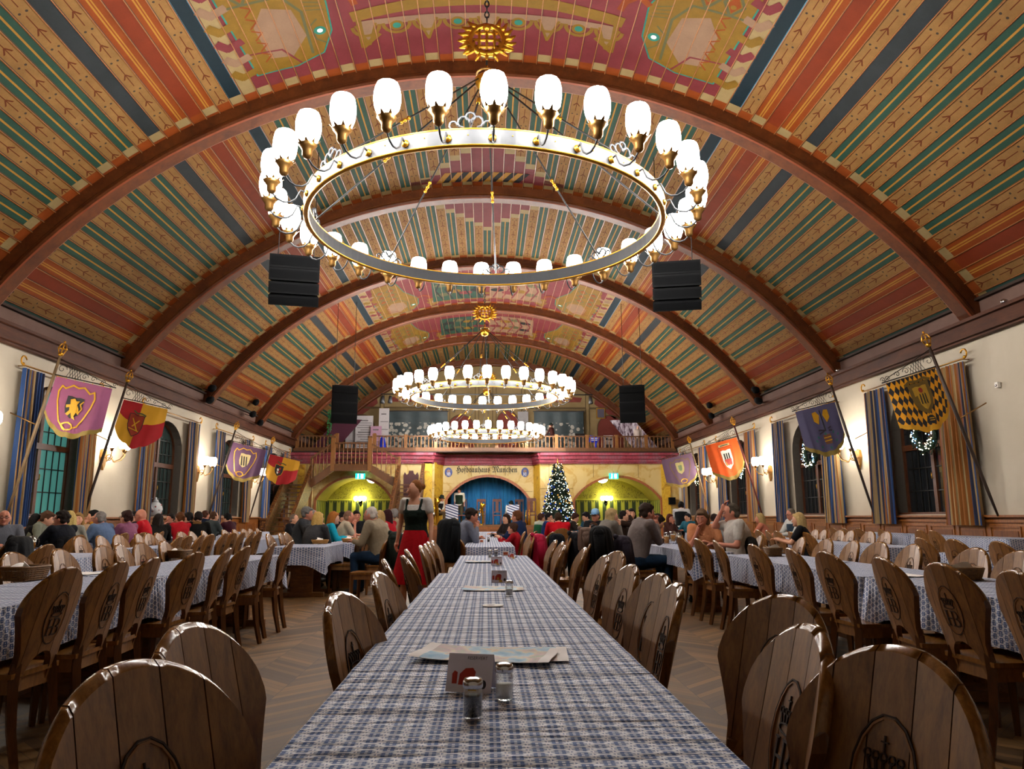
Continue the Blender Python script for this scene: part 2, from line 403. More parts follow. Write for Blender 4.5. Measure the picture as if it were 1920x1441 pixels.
def disc(m,c,r,mat,off,sx=1): onceil(arc(c[0],c[1],r*sx,r,0,345,23),m,mat,off)
def beast(m,sd,y0):
    f=lambda P:[(sd*a,y0+b) for a,b in P]
    onceil(f([(2.75,.2),(2.8,1.0),(3.05,1.55),(3.6,1.75),(4.35,1.7),(4.45,-.6),(4.3,-2.2),(3.4,-2.2),(3.2,-.9)]),m,OC,.006)
    onceil(f([(3.35,.3),(3.25,1.0),(3.6,1.45),(4.0,1.35),(4.05,.5),(3.8,.1)]),m,OT,.008)
    out=[(2.75,.2),(2.8,1.0),(3.05,1.55),(3.6,1.75),(4.35,1.7),(4.45,-.6)]; band(m,f(out),.03,OG,.0085); band(m,f([(2.75,.2),(3.2,-.9),(3.4,-2.2)]),.03,OG,.0085)
    band(m,f([(3.25,1.5),(3.2,.4),(3.45,-.05),(4.3,-.1)]),.05,OD,.0088); band(m,f([(3.5,1.7),(3.75,1.2),(4.3,1.1)]),.04,CX,.0088); band(m,f([(2.95,1.3),(3.1,1.15),(3.15,.8),(3.0,.65)]),.03,OD,.0092)
    for i in range(5): band(m,f([(4.1,1.4-.3*i),(3.95,1.25-.3*i),(4.1,1.15-.3*i)]),.03,CO,.0094)
    disc(m,(sd*3.0,y0+.95),.11,OG,.009); disc(m,(sd*3.0,y0+.95),.05,WHITE,.011)
    for i in range(4): band(m,f([(2.82+.02*i,.45-.09*i),(3.15,.38-.1*i)]),.02,OD,.009)
    band(m,f([(2.75,.2),(2.55,.05),(2.35,.25),(2.3,.45)]),.12,CO,.009)
    for i in range(3):
        for j in range(2):
            cx,cy=3.65+.42*j,-.35-.55*i; L=[(cx-.17,cy),(cx,cy+.27),(cx+.17,cy),(cx,cy-.27)]
            band(m,f(L+[L[0]]),.05,OD,.009); onceil(f([(cx-.11,cy),(cx,cy+.2),(cx+.11,cy),(cx,cy-.2)]),m,CO,.0095)
            disc(m,(sd*cx,y0+cy+.06),.05,OC,.011)
    for i in range(9): band(m,f([(4.35,1.55-.42*i),(4.6,1.62-.42*i),(4.72,1.45-.42*i)]),.17,[OC,OT,CX][i%3],.0085)
def ornament(ybay,flip,dark=False):
    m=MB(); g=-1 if flip else 1; yc=ybay
    # scrolled lambrequin
    y1=yc+.72*g
    band(m,[(-2.35,y1+.05*g),(-1.2,y1-.1*g),(0,y1-.14*g),(1.2,y1-.1*g),(2.35,y1+.05*g)],.26,OC,.006)
    band(m,[(-2.3,y1+.28*g),(2.3,y1+.28*g)],.16,OT,.0065)
    for i in range(-4,5):
        cx=i*.55; q=[(cx+.24*math.cos(t*.35),y1+(.35+.26*math.sin(t*.35))*g) for t in range(0,10)]
        band(m,q,.07,OC,.008)
        if i%2: disc(m,(cx,y1+.42*g),.13,OC,.009); disc(m,(cx,y1+.42*g),.075,OG,.011)
        else: onceil([(cx-.16,y1+.3*g),(cx,y1+.85*g),(cx+.16,y1+.3*g)],m,OT,.007); band(m,[(cx-.18,y1+.3*g),(cx,y1+.86*g),(cx+.18,y1+.3*g)],.05,OC,.009)
    for sd in (-1,1):
        band(m,[(sd*2.3,y1),(sd*2.32,y1+.9*g),(sd*2.0,y1+.6*g)],.1,OC,.008)
        beast(m,sd,ybay+ (0 if not flip else -.2))
    return m
for n,(yb_,fl) in enumerate(((10.9,False),(28.0,False),(33.6,False))):
    m=ornament(yb_,fl)
    if n>0:   # bays with a dark heraldic field in the middle
        for sd in (-1,1):
            onceil([(sd*.1,yb_-1.6),(sd*2.1,yb_-1.6),(sd*2.2,yb_+1.2),(sd*.1,yb_+1.2)],m,CG if sd<0 else OT,.012)
            for i in range(8): disc(m,(sd*(.4+.45*(i%4)),yb_-1.1+1.2*(i//4)+.3*(i%2)),.22,[OD,CBK,CX,OC][(i+n)%4],.014,1.2)
            for i in range(5): band(m,[(sd*(.2+.38*i),yb_-1.5),(sd*(.5+.38*i),yb_-.2),(sd*(.25+.38*i),yb_+1.1)],.07,CBK if sd<0 else CX,.016)
    m.build('ceiling_ornament',None,ceil)
# black diagonal bars at the second arch
m=MB()
for i in range(-3,4):
    s0=i*PL*1.15; 
    for (p,q) in ((18.0,18.55),(19.3,19.75)):
        onceil([(s0,p),(s0+.16,p),(s0-.1,q),(s0-.26,q)] if i%1==0 else [],m,CBK,.008)
        onceil([(s0-.17,p),(s0,p),(s0-.26,q),(s0-.43,q)],m,CY,.007)
m.build('ceiling_diagonals',None,ceil)

# ------------------------------------------------------------------ arches, cove strip and cornice beam
MRIB=wood('arch_rib_wood','3e1c0a','5e3012',.5,(1,1,1),3,.06,.25)
RIBL=plain('rib_light_line','86602c',.5); RIBO=plain('rib_orange_line','6e3010',.5)
NA=56
def ribmesh(yc):
    m=MB(); A=11.5/RC
    prof=[(RC+.05,-.17),(RC-.22,-.17),(RC-.24,-.19),(RC-.29,-.20),(RC-.335,-.185),(RC-.35,-.15),(RC-.35,.15),(RC-.335,.185),(RC-.29,.20),(RC-.24,.19),(RC-.22,.17),(RC+.05,.17)]
    pm=[MRIB,RIBL,MRIB,MRIB,RIBO,MRIB,RIBO,MRIB,MRIB,RIBL,MRIB]
    vs=[]
    for i in range(NA+1):
        a=-A+2*A*i/NA
        for r,y in prof: vs.append((math.sin(a)*r,yc+y,ZC+math.cos(a)*r))
    n=len(prof); o=len(m.v); m.v+=vs
    for i in range(NA):
        for j in range(n-1):
            m.f.append((i*n+j,(i+1)*n+j,(i+1)*n+j+1,i*n+j+1)); m.mi.append(m.slot(pm[j])); m.sm.append(False)
    for sd in (-1,1):   # rounded foot that curls into the wall
        a=sd*A; c=Vector((math.sin(a)*(RC-.12),yc,ZC+math.cos(a)*(RC-.12)))
        pts=[c,c+Vector((sd*.02,0,-.12)),c+Vector((sd*.12,0,-.22)),c+Vector((sd*.3,0,-.25))]
        m.tube(pts,[.21,.2,.14,.08],MRIB,10,None,True,True,False,.9)
    return m
for i,yr in enumerate(RIBS): struct(ribmesh(yr).build('trim_%d'%(i+1)))
COVE=paint('cove_pale_rose','6c5048','8e7468',2.5); BEAM=wood('cornice_beam_wood','36180e','56301c',.6,(1,.2,1),6,.1,.2)
for sd,nm in ((-1,'cornice_left'),(1,'cornice_right')):
    m=MB(); L=YB-Y0; yc=(Y0+YB)/2
    m.add([(sd*XW,Y0,4.84),(sd*XW,YB,4.84),(sd*(XW-.02),YB,5.22),(sd*(XW-.02),Y0,5.22)],[(0,1,2,3)],COVE)
    m.box((sd*(XW-.09),yc,4.70),(.2,L,.26),BEAM); m.box((sd*(XW-.13),yc,4.86),(.28,L,.06),BEAM); m.box((sd*(XW-.06),yc,4.55),(.12,L,.05),BEAM)
    m.box((sd*(XW-.06),yc,5.24),(.1,L,.05),CSM)
    struct(m.build(nm))
# ================================================================== end wall below the gallery
s=Sh('yellow_marble_paint'); ob=s.coord('Object'); a=s.noise(ob,.8,4,.62,.5); b=s.noise(ob,.9,3,.5)
vein=s.m('SUBTRACT',1.,s.m('MULTIPLY',s.m('ABSOLUTE',s.m('SUBTRACT',a,.5)),16.)); vein=s.m('MAXIMUM',vein,0.)
col=s.mix(b,srgb('c0a050'),srgb('d6c490')); col=s.mix(s.m('MULTIPLY',vein,.6),col,srgb('b08418')); MAR=s.fin(col,.5)
s=Sh('deep_yellow_marble'); ob=s.coord('Object'); a=s.noise(ob,2.2,5,.6,1.2); MARY=s.fin(s.ramp(a,[(.35,srgb('a07010')),(.5,srgb('d8b030')),(.65,srgb('c89a20'))]),.5)
JNT=plain('marble_joint','6a5a20',.7)
s=Sh('rose_cornice'); ob=s.coord('Object',(1,1,1)); x,y,z=s.xyz(ob); f=s.noise(ob,2.5,4,.6)
wv=s.m('MULTIPLY',s.m('GREATER_THAN',s.m('FRACT',s.m('MULTIPLY',s.m('ADD',x,y),7.)),.5),s.m('GREATER_THAN',s.m('FRACT',s.m('MULTIPLY',z,14.)),.55))
col=s.ramp(f,[(.3,srgb('6e1c2c')),(.5,srgb('a03a4c')),(.7,srgb('8c5a68'))]); ROSE=s.fin(s.mix(s.m('MULTIPLY',wv,.35),col,srgb('3a1018')),.6)
ARCHW=wood('arch_trim_wood','7a3c1c','b06a3a'); 
XC0,XC1=-2.25,2.45; YR=37.1      # recessed centre bay
NICHES=[(-6.31,1.85,'left'),(6.35,2.1,'right')]
def wall_with_arch(m,x0,x1,Y,cx,hw,spr,top,H,mat,bot=0.):
    N=16
    if cx is None:
        m.add([(x0,Y,bot),(x1,Y,bot),(x1,Y,H),(x0,Y,H)],[(0,1,2,3)],mat); return
    m.add([(x0,Y,bot),(cx-hw,Y,bot),(cx-hw,Y,H),(x0,Y,H)],[(0,1,2,3)],mat)
    m.add([(cx+hw,Y,bot),(x1,Y,bot),(x1,Y,H),(cx+hw,Y,H)],[(0,1,2,3)],mat)
    # shallow (segmental) arch, steeper at the ends
    sg=top-spr; rc=(hw*hw+sg*sg)/(2*sg); a0=math.asin(hw/rc)
    pts=[(cx+rc*math.sin(-a0+2*a0*i/N),top-rc+rc*math.cos(-a0+2*a0*i/N)) for i in range(N+1)]
    for (xa,za),(xb,zb) in zip(pts,pts[1:]): m.add([(xa,Y,za),(xb,Y,zb),(xb,Y,H),(xa,Y,H)],[(0,1,2,3)],mat)
    return pts
ew=MB(); HW=4.36
pL=wall_with_arch(ew,-XW,XC0-.25,YG,-6.31,1.83,2.02,3.13,HW,MAR)
pR=wall_with_arch(ew,XC1+.15,XW,YG,6.35,2.12,2.02,3.13,HW,MAR)
pC=wall_with_arch(ew,XC0+.1,XC1-.1,YR,.08,2.05,2.08,3.22,HW,MAR,0)
ew.add([(XC0-.25,YG,0),(XC0+.1,YR,0),(XC0+.1,YR,HW),(XC0-.25,YG,HW)],[(0,1,2,3)],MARY)
ew.add([(XC1+.15,YG,0),(XC1-.1,YR,0),(XC1-.1,YR,HW),(XC1+.15,YG,HW)],[(0,1,2,3)],MARY)
endw=struct(ew.build('wall_end'))
j=MB()
for x in (-2.75,-8.6,3.05,5.2,7.4,8.85): j.box((x,YG-.004,3.4 if 4.2<x<8.5 else 2.0),(.02,.008,.62 if 4.2<x<8.5 else 3.9),JNT)
for x0,x1,z in ((-2.75,-2.5,2.55),(2.6,4.2,2.55),(8.5,9.3,1.6),(8.5,9.3,2.9),(-9.3,-8.15,2.6)): j.box(((x0+x1)/2,YG-.004,z),(x1-x0,.008,.02),JNT)
for x in (-.75,.95): j.box((x,YR-.004,3.6),(.02,.008,.75),JNT)
for x0,x1 in ((-2.1,-1.65),(1.85,2.3)): j.box(((x0+x1)/2,YR-.004,2.45),(x1-x0,.008,.02),JNT)
j.build('painted_joint',None,endw)
MARP=MB(); MARP.box((-3.05+.25,YG-.05,1.95),(.4,.1,3.7),MARY); MARP.box((8.72,YG-.05,1.9),(.42,.1,3.6),MARY); MARP.box((-8.85,YG-.05,1.9),(.3,.1,3.6),MARY); MARP.build('pilaster',None,endw)
def cornice(m,x0,y0,x1,y1):
    for z,h,d,mt in ((4.2,.12,.34,ROSE),(4.05,.16,.24,ROSE),(3.9,.14,.16,ROSE),(3.79,.08,.1,ROSE)): m.bar((x0,y0-d/2,z),(x1,y1-d/2,z),d,h,mt)
m=MB()
for a in ((-XW,YG,XC0-.3,YG),(XC0-.36,YG,XC0+.12,YR),(XC0+.05,YR,XC1-.05,YR),(XC1-.12,YR,XC1+.2,YG),(XC1+.15,YG,XW,YG)): cornice(m,*a)
struct(m.build('trim_20'))
def archtrim(pts,Y,w,mat,name,parent,foot=None):
    m=MB(); q=[(x,z) for x,z in pts]
    if foot is not None: q=[(q[0][0],foot)]+q+[(q[-1][0],foot)]
    for (xa,za),(xb,zb) in zip(q,q[1:]): m.bar((xa,Y,za),(xb,Y,zb),w,.1,mat,None,(0,1,0))
    return m.build(name,None,parent)
archtrim(pL,YG-.03,.11,ARCHW,'arch_trim',endw,.0); archtrim(pR,YG-.03,.11,ARCHW,'arch_trim',endw,.0); archtrim(pC,YR-.03,.13,ARCHW,'arch_trim',endw,.85)
# niches with painted green hangings
s=Sh('green_painted_hanging'); ob=s.coord('Object'); x,y,z=s.xyz(ob)
xx=s.m('ADD',x,y); st=s.m('GREATER_THAN',s.m('FRACT',s.m('MULTIPLY',xx,2.6)),.5); nz=s.noise(ob,3,4,.6)
zig=s.m('ABSOLUTE',s.m('SUBTRACT',s.m('FRACT',s.m('MULTIPLY',xx,5.2)),.5))
top=s.m('GREATER_THAN',s.m('SUBTRACT',z,s.m('MULTIPLY',zig,.3)),1.92)
col=s.mix(st,srgb('24340e'),srgb('a0a032')); col=s.mix(top,col,s.mix(nz,srgb('4a4c10'),srgb('7c7e1c')))
sc=s.noise(ob,2.6,2,.5,3.5); scroll=s.m('LESS_THAN',s.m('ABSOLUTE',s.m('SUBTRACT',sc,.5)),.018)
up_=s.m('GREATER_THAN',z,2.12); up2_=s.mix(s.m('MULTIPLY',scroll,.8),srgb('a8a034'),srgb('3c380c'))
line=s.step(z,2.06,2.13); col=s.mix(up_,col,up2_); col=s.mix(line,col,srgb('c8c440')); NGR=s.fin(col,.6)
NCE=paint('niche_ceiling','b0a040','c8bc60')
for (cx,hw,nm),pp in zip(NICHES,(pL,pR)):
    m=MB(); D=2.6; hw2=hw+.05
    m.add([(cx-hw2,YG,0),(cx-hw2,YG+D,0),(cx-hw2,YG+D,3.4),(cx-hw2,YG,3.4)],[(0,1,2,3)],NGR)
    m.add([(cx+hw2,YG,0),(cx+hw2,YG+D,0),(cx+hw2,YG+D,3.4),(cx+hw2,YG,3.4)],[(0,1,2,3)],NGR)
    m.add([(cx-hw2,YG+D,0),(cx+hw2,YG+D,0),(cx+hw2,YG+D,3.4),(cx-hw2,YG+D,3.4)],[(0,1,2,3)],NGR)
    N=len(pp)-1
    for (xa,za),(xb,zb) in zip(pp,pp[1:]): m.add([(xa,YG,za),(xb,YG,zb),(xb,YG+D,zb),(xa,YG+D,za)],[(0,1,2,3)],NCE)
    struct(m.build('wall_niche_'+nm))
# stage recess
CURT=None
s=Sh('blue_stage_curtain'); ob=s.coord('Object',(1,1,.12)); f=s.noise(ob,5,3,.6); s.b.inputs['Sheen Weight'].default_value=.3
CURT=s.fin(s.mix(f,srgb('0c62a4'),srgb('30a4e4')),.6)
m=MB(); DK=plain('stage_dark_brown','2a1a12',.8)
m.box((-2.15,39.2,2.2),(.1,4.2,4.4),DK); m.box((2.35,39.2,2.2),(.1,4.2,4.4),DK); m.box((.1,41.2,2.2),(4.6,.1,4.4),DK); m.box((.1,39.2,4.3),(4.6,4.2,.1),DK)
struct(m.build('wall_stage'))
stf=MB(); SW=wood('stage_boards','5a3a1e','84582c',.5,(.5,3,1)); 
stf.box((.1,38.2,.79),(4.7,5.6,.08),SW); stf.box((.1,34.7,.39),(5.3,.12,.76),WNS); stf.box((.1,35.5,.80),(5.3,1.75,.06),SW)
for x in (-2.5,2.7): stf.box((x,35.4,.39),(.1,1.4,.76),WNS)
for i in range(6): stf.box((-2.1+i*.88,34.62,.4),(.74,.03,.5),WNP)
struct(stf.build('trim_21'))
def curtsurf(x0,x1,Y,z0,z1,n,amp,seed):
    r=random.Random(seed); ph=[r.uniform(0,6) for _ in range(3)]
    return lambda u,v:(x0+(x1-x0)*u+.02*math.sin(u*60+ph[1])*(1-v),Y+amp*(math.sin(u*n*2*PI+ph[0]+.8*math.sin(v*2))+.4*math.sin(u*n*4.7+ph[2]))*(.6+.5*(1-v)),z0+(z1-z0)*v)
o=MB().grid(180,8,curtsurf(-1.85,2.25,38.6,.84,3.6,19,.06,3),CURT).build('stage_curtain'); tag(o,'blue pleated curtain hanging at the back of the stage','curtain')

# ------------------------------------------------------------------ lettering and emblems above the stage
LTR=plain('black_lettering','1a1612',.7)
def text(body,size,loc,rot,mat,name,parent=None,ext=.006,width=None,font=None,mesh=True,sx=1):
    cu=bpy.data.curves.new(name,'FONT'); cu.body=body; cu.size=size; cu.extrude=ext; cu.align_x='CENTER'; cu.align_y='CENTER'; cu.resolution_u=3
    to=bpy.data.objects.new(name+'_t',cu); C.objects.link(to); bpy.context.view_layer.update()
    me=bpy.data.meshes.new_from_object(to.evaluated_get(bpy.context.evaluated_depsgraph_get())); bpy.data.objects.remove(to)
    if width and len(me.vertices):
        xs=[v.co.x for v in me.vertices]; k=width/max(1e-6,max(xs)-min(xs)); c0=(max(xs)+min(xs))/2
        for v in me.vertices: v.co.x=(v.co.x-c0)*k
    me.materials.clear(); me.materials.append(mat)
    o=bpy.data.objects.new(name,me); C.objects.link(o); o.location=loc; o.rotation_euler=rot
    if parent: o.parent=parent
    return o
def frak(t,base=0x1D56C,low=0x1D586):
    r=''
    for ch in t:
        if 'A'<=ch<='Z': r+=chr(base+ord(ch)-65)
        elif 'a'<=ch<='z': r+=chr(low+ord(ch)-97)
        else: r+=ch
    return r
tt=text(frak('Hofbrauhaus Munchen'),.42,(0.02,YR-.012,3.52),(PI/2,0,0),LTR,'painted_lettering',width=3.05)
tag(tt,'dark blackletter lettering painted above the stage arch','lettering')
m=MB()
xs=[v.co.x for v in tt.data.vertices]
for fx in (.300,.328,.700,.725): m.lathe([(.018,-.004),(.018,.004)],LTR,8,Matrix.Translation((min(xs)+(max(xs)-min(xs))*fx,.20,0)))
m.build('umlaut_dots',None,tt)
EMB=plain('emblem_blue','1c3a86',.4); EMW=plain('emblem_white','e8eaf0',.5); EMG=plain('emblem_gold','b88c3c',.4,.4)
def monogram(m,sc,mat,gold,z=.01,t=.012,M=None,thin=1.):
    """crown over the two joined letters, in xy, height about 1*sc"""
    def b(x0,y0,x1,y1,w,mt=mat): m.bar((x0*sc,y0*sc,z),(x1*sc,y1*sc,z),w*sc*thin,t,mt,M,(0,0,1))
    b(-.17,-.36,-.17,-.02,.055); b(0,-.36,0,-.02,.055); b(-.17,-.19,0,-.19,.05); b(-.22,-.36,-.12,-.36,.03); b(-.05,-.36,.12,-.36,.04); b(-.22,-.02,-.12,-.02,.03); b(-.04,-.02,.1,-.02,.04)
    q=[(.08+.09*math.cos(a),-.105+.085*math.sin(a)) for a in [R(x) for x in range(90,-91,-30)]]
    for a_,b_ in zip(q,q[1:]): b(*a_,*b_,.045)
    q=[(.08+.11*math.cos(a),-.28+.085*math.sin(a)) for a in [R(x) for x in range(90,-91,-30)]]
    for a_,b_ in zip(q,q[1:]): b(*a_,*b_,.045)
    g=gold
    q=[(-.0+.17*math.cos(R(x))-.02,.08+.05*math.sin(R(x))) for x in range(0,361,30)]
    for a_,b_ in zip(q,q[1:]): b(*a_,*b_,.03,g)
    for k in (-.15,-.085,-.02,.045,.11):
        x2=-.02+(k+.02)*1.25; b(k,.12,x2,.22,.035,g); 
        q=[(x2+.035*math.cos(R(x)),.235+.035*math.sin(R(x))) for x in range(0,361,60)]
        for a_,b_ in zip(q,q[1:]): b(*a_,*b_,.018,g)
    b(-.02,.27,-.02,.40,.022,g); b(-.055,.35,.015,.35,.022,g)
for sx in (-1.88,1.93):
    e=thing('wall_emblem','blue oval crown emblem on the yellow wall, %s of the lettering'%('left' if sx<0 else 'right'),'emblem',(sx,YR-.02,3.40),0,'oval emblems above the stage')
    rot=(PI/2,0,0)
    MB().prism(arc(0,0,.19,.235,0,345,23),-.01,.012,EMB).build('oval_plate',None,e,(0,0,0),rot)
    m=MB(); monogram(m,.44,EMW,EMG,.018,.012); m.build('crowned_monogram',None,e,(.01,0,-.01),rot)

# ------------------------------------------------------------------ gallery
GF=wood('gallery_wood','45280e','6c421a',.45); GW=wood('baluster_wood','5e3814','8c5c28',.4,(6,6,2))
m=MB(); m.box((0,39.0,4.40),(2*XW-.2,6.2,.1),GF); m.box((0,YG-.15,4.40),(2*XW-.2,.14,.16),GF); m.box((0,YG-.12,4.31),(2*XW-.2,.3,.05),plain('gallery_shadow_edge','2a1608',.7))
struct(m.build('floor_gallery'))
BALP=[(.032,0),(.032,.06),(.02,.09),(.036,.17),(.03,.26),(.018,.36),(.016,.42),(.028,.46),(.032,.48),(.032,.56)]
def baluster_mb(h=.56,n=6): 
    return MB().lathe([(r*.9,z*h/.56) for r,z in BALP],GW,n)
BALM=baluster_mb().build('baluster'); balme=BALM.data; bpy.data.objects.remove(BALM)
def inst(me,name,parent,loc,rot=(0,0,0),sc=None):
    o=bpy.data.objects.new(name,me); C.objects.link(o); o.parent=parent; o.location=loc; o.rotation_euler=rot
    if sc: o.scale=sc
    return o
def railing(lbl,x0,x1,n,posts):
    t=thing('balustrade',lbl,'balustrade',((x0+x1)/2,YG-.15,4.48)); hw=(x1-x0)/2
    MB().box((0,0,.585),(x1-x0,.09,.055),GF).box((0,0,.02),(x1-x0,.09,.04),GF).build('handrail',None,t)
    for p in posts: MB().box((p-(x0+x1)/2,0,.31),(.16,.12,.62),GW).box((p-(x0+x1)/2,0,.64),(.2,.15,.04),GW).build('post',None,t)
    for i in range(n):
        x=-hw+(i+.5)*(x1-x0)/n
        if min(abs(x-(p-(x0+x1)/2)) for p in posts)<.1: continue
        inst(balme,'baluster',t,(x,0,.03))
railing('turned wooden balustrade along the gallery above the stage and tree',-5.45,9.2,80,[-5.4,-3.9,-2.45,-.95,.5,1.95,3.4,4.9,6.35,7.8,9.1])
railing('short turned wooden balustrade at the gallery end above the stairs',-9.15,-7.2,11,[-9.1,-7.25])
# back wall of the gallery, painted with panels
GBW=paint('gallery_ochre_wall','7c6644','a89268',1.5); GMR=paint('gallery_maroon_field','6e2e28','8c4a40'); GLI=plain('gallery_dark_line','4a3818',.8)
m=MB(); vs=[(-11.2,YB,4.3),(11.2,YB,4.3)]+[ (math.sin(a)*(RC+.1),YB,ZC+math.cos(a)*(RC+.1)) for a in [ (11.4-22.8*i/30)/RC for i in range(31)]]
m.add(vs,[tuple(range(len(vs)))],GBW); gb=struct(m.build('wall_gallery'))
m=MB()
def archpan(cx,hw,z0,z1,r):
    p=[(cx-hw,z0),(cx+hw,z0),(cx+hw,z1)]+[(cx+hw*math.cos(R(a)),z1+r*math.sin(R(a))) for a in range(15,180,15)]+[(cx-hw,z1)]
    m.add([(x,YB-.03,z) for x,z in p],[tuple(range(len(p)))],GMR)
    for (xa,za),(xb,zb) in zip(p,p[1:]+p[:1]): m.bar((xa,YB-.04,za),(xb,YB-.04,zb),.05,.03,GLI,None,(0,1,0))
for cx in (-7.1,-1.45,7.1,): archpan(cx,.75,4.4,6.2,.75)
archpan(1.2,.6,4.4,6.6,.6)
for x in (-8.2,-5.95,-2.2,-.55,.45,2.1,5.8,8.2): m.box((x,YB-.02,6.3),(.24,.04,3.8 if abs(x)>5 else 5.6),GLI); m.box((x,YB-.05,6.3),(.16,.04,3.7 if abs(x)>5 else 5.5),GBW)
for z in (7.35,): m.box((0,YB-.04,z),(14,.05,.1),GLI)
for sx in (-1,1):
    for a in ((6.2,7.6,7.4,6.7),(3.0,7.7,5.4,7.7),): 
        p=[(sx*a[0],a[1]),(sx*a[2],a[3]),(sx*(a[2]+.1),a[3]+.25),(sx*(a[0]+.1),a[1]+.45)]; m.add([(x,YB-.03,z) for x,z in p],[(0,1,2,3)],GMR)
m.build('painted_panel',None,gb)
# gallery banners and boards
POSTER=plain('poster_grey_white','b8b2b4',.7); 
s=Sh('photo_banner_left'); ob=s.coord('Object'); x,y,z=s.xyz(ob); vo=s.n('ShaderNodeTexVoronoi'); s.put(vo.inputs['Vector'],ob); vo.inputs['Scale'].default_value=4.4
lo=s.m('LESS_THAN',z,6.45); crowd=s.m('MULTIPLY',lo,s.m('LESS_THAN',vo.outputs['Distance'],.46)); nz=s.noise(ob,2,4,.6)
col=s.mix(nz,srgb('141c20'),srgb('3a4c50')); PB1=s.fin(s.mix(crowd,col,s.mix(nz,srgb('c8c4b8'),srgb('70685e'))),.5)
def gal_banner(x0,x1,z0,z1,Y,mat,lbl,extra=None):
    t=MB().grid(12,6,lambda u,v:(x0+(x1-x0)*u,Y+.03*math.sin(u*20),z0+(z1-z0)*v),mat).box(((x0+x1)/2,Y,z1),(x1-x0+.1,.06,.06),BLACK).build('hanging_banner'); tag(t,lbl,'banner'); return t
gal_banner(-5.6,-2.2,4.9,7.09,YB-.45,PB1,'dark photographic banner of a crowd hanging on the gallery wall, left of the chandelier')
gal_banner(2.69,5.51,4.9,7.1,YB-.45,PB1,'dark photographic banner with blue drape and crowd on the gallery wall, right of the chandelier')
TXT=plain('poster_print','6a6466',.8)
def poster(cx,w,z0,z1,Y,lbl,lines,mat=POSTER):
    t=thing('poster_board',lbl,'poster',(cx,Y,z0)); MB().box((0,0,(z1-z0)/2),(w,.03,z1-z0),mat).build('sheet',None,t)
    m=MB()
    for i in range(lines):
        z=(z1-z0)*(.88-.8*i/max(1,lines)); m.box(((.04 if i%3 else -.03)*w,-.02,z),(w*(.78 if i%4 else .5),.008,.035+.03*(i%5==0)),TXT)
    if lines: m.build('print',None,t)
poster(-7.38,.75,4.45,6.5,40.9,'plain grey-white board beside the printed poster on the gallery, behind the stair landing',0)
poster(-6.7,.95,4.45,6.7,40.6,'tall printed poster with lines of text on the gallery above the stair landing',14)
poster(-6.02,.6,4.45,6.1,40.4,'pinkish poster board with an emblem on the gallery beside the printed poster',2,plain('poster_pink','b088a0',.7))
poster(-5.62,.55,4.45,7.1,40.5,'tall narrow grey-white roll-up banner on the gallery left of the dark photographic banner',5)
poster(2.07,.6,5.6,7.1,YB-.4,'grey hanging sheet on the gallery wall beside the right photographic banner',0,plain('poster_grey','8a8688',.7))
t=thing('framed_picture','small dark framed picture high on the gallery wall at right','picture',(6.55,YB-.1,6.75)); MB().box((0,0,.3),(.5,.05,.6),GOLD).build('frame',None,t); MB().box((0,-.03,.3),(.4,.02,.5),plain('picture_dark','4a4250',.6)).build('canvas',None,t)
s=Sh('tilted_photo'); ob=s.coord('Object',(1,1,.3)); PB2=s.fin(s.ramp(s.noise(ob,6,5,.7),[(.4,srgb('3a1c2c')),(.5,srgb('a898a8')),(.62,srgb('e8e4ee'))]),.5)
for sx,lbl in ((1,'large tilted photo print leaning under the vault at the right gallery end'),(-1,'dark maroon tilted print leaning under the vault at the left gallery end')):
    o=MB().add([(sx*6.6,39.2,6.3),(sx*7.9,39.2,6.35),(sx*9.1,38.8,4.75),(sx*7.8,38.8,4.7)],[(0,1,2,3)],PB2 if sx>0 else plain('maroon_print','4a1c30',.6)).add([(sx*6.6,39.23,6.3),(sx*7.9,39.23,6.35),(sx*9.1,38.83,4.75),(sx*7.8,38.83,4.7)],[(3,2,1,0)],BLACK).build('photo_print'); tag(o,lbl,'print')
BLU=plain('bright_blue_cloth','1030d0',.5)
o=MB().lathe([(.22,0),(.17,.4),(.1,.7),(.02,.8)],BLU,10).build('parasol_cover',None,None,(-5.25,37.5,4.45)); tag(o,'folded bright blue cover standing on the gallery by the landing','cover')
t=thing('display_stand','bright blue display stand with lettering on the gallery, right side','stand',(5.45,37.2,4.45))
MB().box((0,0,.62),(.5,.06,.34),BLU,None,Euler((0,.12,0)).to_matrix()).build('header_board',None,t); MB().box((.05,0,.22),(.12,.12,.45),BLU).build('upright',None,t)
m=MB(); m.box((0,-.04,.66),(.36,.01,.05),EMW); m.box((0,-.04,.57),(.3,.01,.04),EMW); m.build('lettering',None,t)
t=thing('information_board','white information board with black panels on the gallery by the maroon arch','board',(6.3,38.,4.45)); MB().box((0,0,.45),(.5,.04,.9),POSTER).build('board_panel',None,t); MB().box((-.1,-.03,.72),(.12,.01,.12),BLACK).box((.1,-.03,.68),(.2,.01,.06),BLACK).box((0,-.03,.25),(.3,.01,.35),BLACK).build('print',None,t)
t=thing('lectern','dark lectern on the gallery beside the blue stand','lectern',(4.75,37.3,4.45)); MB().box((0,0,.4),(.4,.3,.8),BLACK).build('body',None,t); MB().box((0,-.05,.85),(.5,.4,.05),BLACK,None,Euler((.3,0,0)).to_matrix()).build('reading_desk',None,t)
o=MB()
for i in range(90):
    r_=random.Random(i); z=i*.022; a=r_.uniform(0,6.3); o.box((math.cos(a)*.08,math.sin(a)*.08,z),(.09,.02,.04),plain('fir_green','1c6a34',.7),None,Euler((r_.uniform(-1,1),r_.uniform(-1,1),a)).to_matrix())
o=o.build('fir_garland',None,None,(-7.75,36.6,4.5)); tag(o,'green fir garland hanging by the post at the left gallery end','garland')

